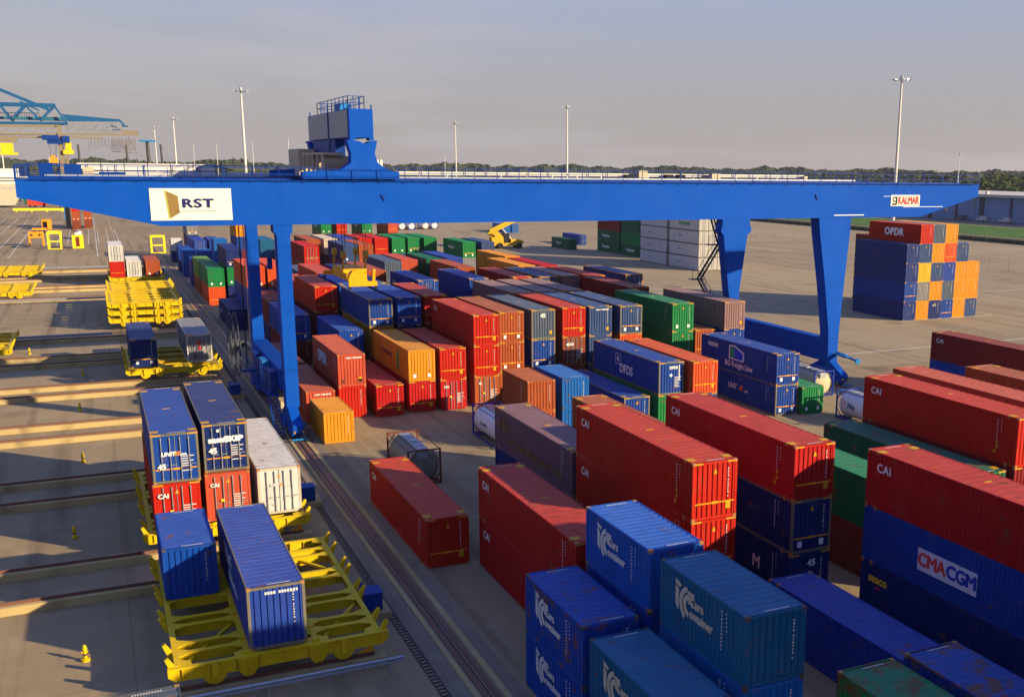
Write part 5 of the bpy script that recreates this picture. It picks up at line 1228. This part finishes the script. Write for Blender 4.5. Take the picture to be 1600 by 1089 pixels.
    m = MB(); bx2(m, 66, 212, 92, 219, 5); bx2(m, 74, 219, 96, 225, 4); bx2(m, 98, 213, 108, 224); m.build('trolley_body', M_CRD, t)
    m = MB(); bx2(m, 2, 224, 20, 239); bx2(m, -8, 239, 28, 242, 4); m.build('yellow_cab', paint('cab_yellow', (.62, .40, .008)), t)
    m = MB(); bx2(m, 103, 223, 111, 235); bx2(m, 99, 235, 115, 241); m.build('yellow_cab', paint('cab_yellow', (.62, .40, .008)), t)
    m = MB(); bx2(m, 0, 216, 26, 222, 4); m.build('walkway', Cm, t)
    m = MB(); bx2(m, 78, 247, 90, 255); bx2(m, 80, 243, 86, 247); m.build('spreader_frame', paint('spreader_orange', (.60, .22, .015)), t)
    m = MB()
    for x in (76, 79, 86, 88): m.beam(q(x, 246, Yp), q(x, 224, Yp), .09)
    m.build('hoist_rope', M_BLK, t)
quay()
# mooring pylons behind
for px, top, bot, w, l in ((232,222,255,1.6,'dark pylon with a flat blue cap left of the lamp pair'),(253,226,255,1.0,'dark slanting pylon right of the lamp pair'),(124,226,255,1.0,'dark pylon under the quay crane boom'),(199,226,255,1.0,'dark pylon under the hanging cables')):
    vx = (px-PX)/F; Y = 560.
    d = r2*vx + d2*((top-PY)/F) + fw; k = Y/d.y; x, zt = d.x*k, CH+d.z*k
    t = thing('mooring_pylon', (x, Y, 0), l, 'pylon'); MB().cyl((x, Y, -2), (x-.6, Y, zt), w*.7, 10, r2=w*.5).build('pile', paint('pylon_dark', (.05, .05, .055)), t)
    if w > 1.5: MB().box(x-4, Y-2, zt, x+3, Y+2, zt+.8).build('cap', M_CRL, t)

# ------------------------------------------------------------------ yard things at far left
t = thing('workshop_box', (-14, 406, 0), 'orange service box with a dark opening on the left yard', 'service box')
OR_ = paint('service_orange', (.62, .22, .01), .5, .4)
MB().box(-15.2, 404.4, 0, -15.0, 410, 3.3).box(-12.6, 404.4, 0, -12.4, 410, 3.3).box(-15, 404.4, 3.1, -12.6, 410, 3.3).box(-15, 409.8, 0, -12.6, 410, 3.1).box(-13.6, 404.4, 0, -12.6, 404.6, 3.1).box(-15, 404.4, 2.6, -13.6, 404.6, 3.1).build('box_shell', OR_, t)
MB().box(-14.95, 405.2, .01, -13.6, 405.3, 2.6).build('dark_doorway', M_BLK, t)
t = thing('service_trailer', (-16, 385, 0), 'low orange trailer beside the orange service box', 'trailer'); MB().box(-17.2, 384, 1.0, -13.2, 386.4, 1.6).build('trailer_deck', OR_, t)
for x in (-16.6, -15.2, -14.0): MB().cyl((x, 383.9, .5), (x, 384.3, .5), .5, 12).build('wheel', M_BLK, t)
t = thing('spreader_stand', (-14, 328, 0), 'orange spreader stand left of the yellow frame', 'stand'); m = MB().box(-15.7, 327, 2.1, -12.1, 329, 3.7)
for x in (-15.7, -12.5): m.box(x, 327, 0, x+.4, 327.4, 2.1).box(x, 328.6, 0, x+.4, 329, 2.1)
m.build('stand_body', OR_, t); MB().cyl((-14.9, 326.9, 2.9), (-14.9, 327, 2.9), .3, 10).cyl((-13.0, 326.9, 2.9), (-13.0, 327, 2.9), .3, 10).build('round_opening', M_BLK, t)
def portal(x, y, w, h, lab, d=6):
    t = thing('portal_frame', (x, y, 0), lab, 'steel frame'); m = MB()
    for yy in (y, y+d):
        for xx in (x, x+w-.4): m.box(xx, yy, 0, xx+.4, yy+.4, h)
        m.box(x+.4, yy, h-.45, x+w-.4, yy+.4, h)
    m.box(x+.4, y, h*.42, x+w-.4, y+.3, h*.42+.3); m.box(x, y+.4, h-.45, x+.4, y+d, h).box(x+w-.4, y+.4, h-.45, x+w, y+d, h)
    m.box(x+.4, y+.02, .0, x+w-.4, y+.3, .2)
    m.build('frame_bars', paint('frame_yellow', (.75, .52, .01)), t)
portal(-10.9, 313, 3.3, 4.4, 'yellow steel portal frame on the left yard')
portal(12.5, 292, 3.4, 4.4, 'yellow portal frame at the far end of the crane rail', 2)
t = thing('gate_box', (-4.7, 315, 0), 'yellow box with a dark red slot in front of the tank on the left yard', 'service box'); m = MB(); m.box(-5.2, 314.6, 0, -2.6, 317, 3.4)
m.build('box_shell', paint('frame_yellow', (.75, .52, .01)), t); MB().box(-4.4, 314.55, .5, -3.5, 314.6, 3.0).build('slot_door', paint('slot_red', (.12,.02,.01)), t)
tank(-5.3, 352, M_FRB, M_TW, 'white tank container behind the yellow box on the left yard')
for (x, y, z, c, l) in ((-6.1,404,0,'brown','brown container under the orange one on the left yard'),(-6.1,404,2.9,'rust','orange-brown container with two white squares on the left yard'),(-6.1,404,5.8,'red','bright red container on top, left yard pair'),(-2.6,410,0,'brown','brown container under the right hand red one on the left yard'),(-2.6,410,2.9,'rust','rust container with white squares, right hand of the left yard pair'),(-2.6,410,5.8,'red','bright red container on top at the right of the left yard pair')):
    container(x, y, z, '40', c, 's' if z > 2 and z < 5 else '', far=True, label=l)
t = thing('long_barrier', (-31, 546, 0), 'long yellow barrier beam across the far left yard', 'barrier'); m = MB().box(-31, 545.6, .6, -11, 546.2, 1.6)
for x in range(-30, -11, 6): m.box(x, 545.7, 0, x+.5, 546.1, .6)
m.build('barrier_bar', paint('frame_yellow', (.75, .52, .01)), t)
t = thing('parked_truck', (-24, 600, 0), 'red truck parked beyond the yellow barrier at far left', 'truck'); MB().box(-27.5, 599, 1.0, -22, 602, 3.8).build('truck_body', paint('truck_red', (.6, .03, .01)), t)
MB().box(-21.9, 599, .8, -19.5, 602, 3.3).build('cab_shell', paint('truck_red', (.6, .03, .01)), t)
for x in (-26.5, -24.5, -20.7): MB().cyl((x, 598.8, .6), (x, 599.4, .6), .6, 10).build('wheel', M_BLK, t)
for i, (x, y, w, h, c, l) in enumerate(((-14.5,590,4.5,3.4,'yellow','yellow and white lorry beside the red truck'),(-36,690,4,3.2,'teal','teal van parked near the mast at far left'),(-31,640,3,2.6,'dkgreen','dark green van left of the red truck'))):
    t = thing('parked_lorry', (x, y, 0), l, 'lorry'); MB().box(x, y, .9, x+w, y+3, h).build('lorry_box', pm(c), t); MB().box(x+w+.02, y+.2, .8, x+w+1.8, y+2.8, 2.7).build('cab_shell', M_WPL, t)
    for q in (.8, w-.6, w+1.0): MB().cyl((x+q, y-.1, .5), (x+q, y+.3, .5), .5, 10).build('wheel', M_BLK, t)
x, y = -9.5, 468; t = thing('signal_column', (x, y, 0), 'blue column with a white head on the left yard', 'column'); MB().box(x, y, 0, x+1.1, y+1.1, 7.2).build('column_shaft', M_CRL, t); MB().box(x-.5, y-.2, 7.2, x+2.2, y+1.3, 8.4).build('column_head', M_WPL, t)
# fence along the yard edge
def fence(x0, y0, x1, y1, h, lab, step=4.0, rails=(1.0,)):
    L = math.hypot(x1-x0, y1-y0); n = int(L/step); t = thing('mesh_fence', (x0, y0, 0), lab, 'fence'); m = MB()
    for k in range(n+1): a = x0+(x1-x0)*k/n; b = y0+(y1-y0)*k/n; m.box(a-.04, b-.04, 0, a+.04, b+.04, h)
    for r in rails: m.beam((x0, y0, h*r), (x1, y1, h*r), .05, .05)
    m.build('fence_posts', flat('fence_dull', (.13,.12,.10)), t)
fence(-60, 286.5, 4, 277.5, 1.1, 'thin post fence at the end of the left yard', 4, (1, .5))
fence(262, 170, 262, 460, 2.2, 'tall post fence in front of the grass verge', 6, (1, .5, .1))
fence(150, 190, 215, 176, 3.0, 'thin mesh fence on the open yard right of the wall of containers', 5, (1, .05))
fence(128, 300, 236, 262, 3.0, 'thin mesh fence between the right crane legs', 6, (1, .05))
m = MB(); m.box(263, 60, 0, 269, 900, 1.2); o = m.build('low_hedge', ground_mat('hedge_dark', (.02,.03,.012), (.03,.035,.015), (.04,.04,.02), .5)); tag(o, 'dark low hedge strip between fence and grass verge', 'hedge')

# ------------------------------------------------------------------ warehouse
def warehouse():
    t = thing('warehouse', (369, 200, 0), 'long blue-grey warehouse with a pale flat roof edge at the right', 'warehouse')
    wm = paint('cladding_blue', (.13, .19, .32), .5, .15)
    MB().box(369, 60, 0, 440, 640, 11.2).build('wall', wm, t)
    MB().box(367.6, 59, 11.2, 441, 641, 12.4).build('roof', paint('roof_pale', (.42, .38, .33), .6, .3), t)
    y = 64; i = 0
    while y < 636:
        MB().box(368.7, y, .1, 368.98, y+(1.4 if i % 2 else 3.0), 11.1).build('dark_panel', paint('panel_dark', (.02, .028, .06)), t); y += 17; i += 1
    m = MB()
    for y in range(70, 630, 34): m.cyl((368.3, y, 0), (368.3, y, 11.0), .22, 8)
    m.build('rain_pipe', M_GAL, t)
    for k, y in enumerate((258, 300, 316, 338, 372, 384)): MB().cyl((372+k % 2*4, y, 12.4), (372+k % 2*4, y, 13.6), .9, 10).build('roof_vent', M_WPL, t)
warehouse()
def car(x, y, c, lab):
    t = thing('parked_van', (x, y, 0), lab, 'van', 'vans parked by the warehouse'); m = MB()
    m.prism([(y, .5), (y+6.0, .5), (y+6.0, 1.3), (y+5.0, 1.6), (y+4.4, 2.5), (y, 2.5)], 'x', x, x+2.0); fixn(m.build('van_body', pm(c), t)); 
    MB().box(x-.02, y+3.6, 1.5, x-.001, y+4.5, 2.2).build('side_window', M_GLS, t)
    for q in (1.2, 4.8): MB().cyl((x-.03, y+q, .42), (x+.25, y+q, .42), .42, 12).build('wheel', M_BLK, t)
for i, (y, c, l) in enumerate(((352,'white','white van parked nearest the right edge by the warehouse'),(366,'white','second white van by the warehouse'),(380,'bluegrey','blue-grey van by the warehouse'))): car(366.2, y, c, l)
# road signs near the warehouse
for y, c, l in ((392,(.02,.1,.6),'small blue round sign by the warehouse'),(388,(.7,.3,.2),'small red and white round sign by the warehouse')):
    t = thing('road_sign', (363, y, 0), l, 'road sign'); MB().cyl((363, y, 0), (363, y, 4.6), .08, 6).build('sign_post', M_GAL, t); MB().cyl((362.95, y, 5), (362.85, y, 5), .9, 16).build('sign_plate', flat('sign_c%d' % y, c), t)

# ------------------------------------------------------------------ far shore: woods, ships, sheds
def leafmat(name, a, b, c):
    m, t, bs = newmat(name); L = t.links; tc = N(t, 'ShaderNodeTexCoord'); n = N(t, 'ShaderNodeTexNoise'); n.inputs['Scale'].default_value = .06; n.inputs['Detail'].default_value = 8; n.inputs['Roughness'].default_value = .7
    L.new(tc.outputs['Object'], n.inputs[0]); cr2 = N(t, 'ShaderNodeValToRGB'); e = cr2.color_ramp.elements; e[0].position = .35; e[0].color = (*a, 1); e[1].position = .7; e[1].color = (*b, 1); q = e.new(.52); q.color = (*c, 1)
    L.new(n.outputs[0], cr2.inputs[0]); L.new(cr2.outputs[0], bs.inputs['Base Color']); bs.inputs['Roughness'].default_value = .9; bs.inputs['Specular IOR Level'].default_value = .1
    return m
M_LEAF = leafmat('woodland_leaves', (.018, .032, .008), (.075, .065, .015), (.032, .05, .012))
def clump(mb, cx, cy, cz, rx, rz, n, s, rnd):
    for k in range(n):
        u = rnd.uniform(0, 2*math.pi); v = math.acos(rnd.uniform(-.35, 1)); r = rnd.uniform(.72, 1.0)
        p = Vector((cx+rx*r*math.sin(v)*math.cos(u), cy+rx*r*math.sin(v)*math.sin(u), cz+rz*r*math.cos(v)))
        nn = Vector((math.sin(v)*math.cos(u), math.sin(v)*math.sin(u), math.cos(v)+.25)) + Vector((rnd.uniform(-.6,.6), rnd.uniform(-.6,.6), rnd.uniform(-.6,.6)))
        nn.normalize(); a = nn.orthogonal().normalized(); b = nn.cross(a); q = rnd.uniform(0, 6.28)
        a, b = a*math.cos(q)+b*math.sin(q), b*math.cos(q)-a*math.sin(q); w = s*rnd.uniform(.6, 1.3)
        mb.quad(p-a*w-b*w*.6, p+a*w-b*w*.5, p+a*w*.8+b*w*.6, p-a*w*.7+b*w*.7)
def core(mb, cx, cy, cz, rx, rz):
    k = len(mb.v); nu, nv = 9, 5
    for j in range(nv+1):
        v = math.pi*.62*j/nv
        for i in range(nu): u = 2*math.pi*i/nu; w = 1+.14*math.sin(i*2.3+j*1.7+cx); mb.v.append((cx+rx*w*math.sin(v)*math.cos(u), cy+rx*w*math.sin(v)*math.sin(u), cz+rz*w*math.cos(v)))
    for j in range(nv):
        for i in range(nu): mb.f.append((k+j*nu+i, k+j*nu+(i+1) % nu, k+(j+1)*nu+(i+1) % nu, k+(j+1)*nu+i)); mb.m.append(0)
rnd = random.Random(5)
# near wood at right behind the warehouse
mb = MB()
for row in range(4):
    for k in range(62):
        # spread along a line running away to the left
        f_ = k/62; X = 470+row*22+rnd.uniform(-8, 8)+f_*330; Y = 180+f_*1500+rnd.uniform(-8, 8)
        h = rnd.uniform(14, 20)+row*1.6; r = rnd.uniform(7, 11)
        core(mb, X, Y, h*.38, r*.8, h*.46); clump(mb, X, Y, h*.42, r, h*.6, 120, 1.1, rnd)
o = mb.build('far_woodland', M_LEAF); tag(o, 'dense wood behind the warehouse and along the horizon', 'woodland', kind='stuff')
mb = MB()
for k in range(760):
    ang = math.radians(-12+75*(k/760))+rnd.uniform(-.003, .003); D = rnd.uniform(1500, 2100)
    X, Y = math.sin(ang)*D, math.cos(ang)*D; h = rnd.uniform(22.5, 26.5)+2.0*math.sin(k*.11)+1.5*math.sin(k*.37); r = rnd.uniform(12, 20)
    core(mb, X, Y, h*.38, r*.9, h*.52); clump(mb, X, Y, h*.40, r, h*.58, 60, 1.9, rnd)
o = mb.build('far_woodland', leafmat('horizon_leaves', (.022,.032,.018), (.045,.045,.025), (.032,.04,.022))); tag(o, 'low line of woods all along the horizon', 'woodland', kind='stuff')
# far sheds and tanks among them
SH = [(-60,900,50,9,'grey','long grey shed at the far left edge'),(20,980,40,8,'grey','grey low shed right of the quay crane'),(140,900,60,11,'teal','teal tank building left of the trolley'),(70,860,45,8,'teal','teal shed row behind the girder'),(205,1000,35,12,'grey','grey works building left of the trolley'),(330,1200,60,9,'slate','distant slate shed behind the girder middle'),(520,1300,70,9,'grey','distant grey shed behind the girder right')]
for x, y, w, h, c, l in SH:
    t = thing('distant_shed', (x, y, 0), l, 'shed'); MB().box(x, y, 0, x+w, y+18, h).build('wall', pm(c), t)
    m = MB(); m.prism([(x-1, h), (x+w+1, h), (x+w-2, h+2.2), (x+2, h+2.2)], 'y', y-1, y+19); fixn(m.build('roof', pm('slate'), t))
    for k in range(int(w/7)): MB().box(x+2+k*7, y-.05, 2, x+5+k*7, y-.01, 4.5).build('window', M_GLS, t)
# ships at the quay
def ship(x, y, L, lab):
    t = thing('moored_ship', (x, y, 0), lab, 'ship'); m = MB(); m.prism([(x, 1), (x+L, 1), (x+L+4, 9), (x-2, 9)], 'y', y, y+14); fixn(m.build('hull', pm('cream'), t))
    MB().box(x+3, y+2, 9, x+L*.8, y+12, 13).build('superstructure', M_WPL, t); MB().box(x+8, y+4, 13, x+L*.45, y+11, 17.5).build('bridge_deck', M_WPL, t)
    for z in (10.2, 11.8): MB().box(x+5, y+1.9, z, x+L*.78, y+1.99, z+.7).build('window_band', M_GLS, t)
    MB().cyl((x+L*.3, y+7, 17.5), (x+L*.3, y+7, 25), .3, 6).build('ship_mast', M_WPL, t)
ship(-95, 600, 62, 'white ship moored behind the left end of the girder'); ship(-58, 720, 48, 'white superstructure of a ship behind the quay crane')

# ------------------------------------------------------------------ the hazy evening air
hb = MB().box(-3000, -320, -1.2, 3200, 3300, 78).build('haze', [])
hm = bpy.data.materials.new('haze_air'); hm.use_nodes = True; hm.node_tree.nodes.clear()
ho = N(hm.node_tree, 'ShaderNodeOutputMaterial'); hv = N(hm.node_tree, 'ShaderNodeVolumePrincipled')
hv.inputs['Color'].default_value = (.86, .88, .92, 1); hv.inputs['Density'].default_value = .00005; hv.inputs['Anisotropy'].default_value = .2
hm.node_tree.links.new(hv.outputs[0], ho.inputs['Volume']); hb.data.materials.append(hm); tag(hb, kind='stuff')
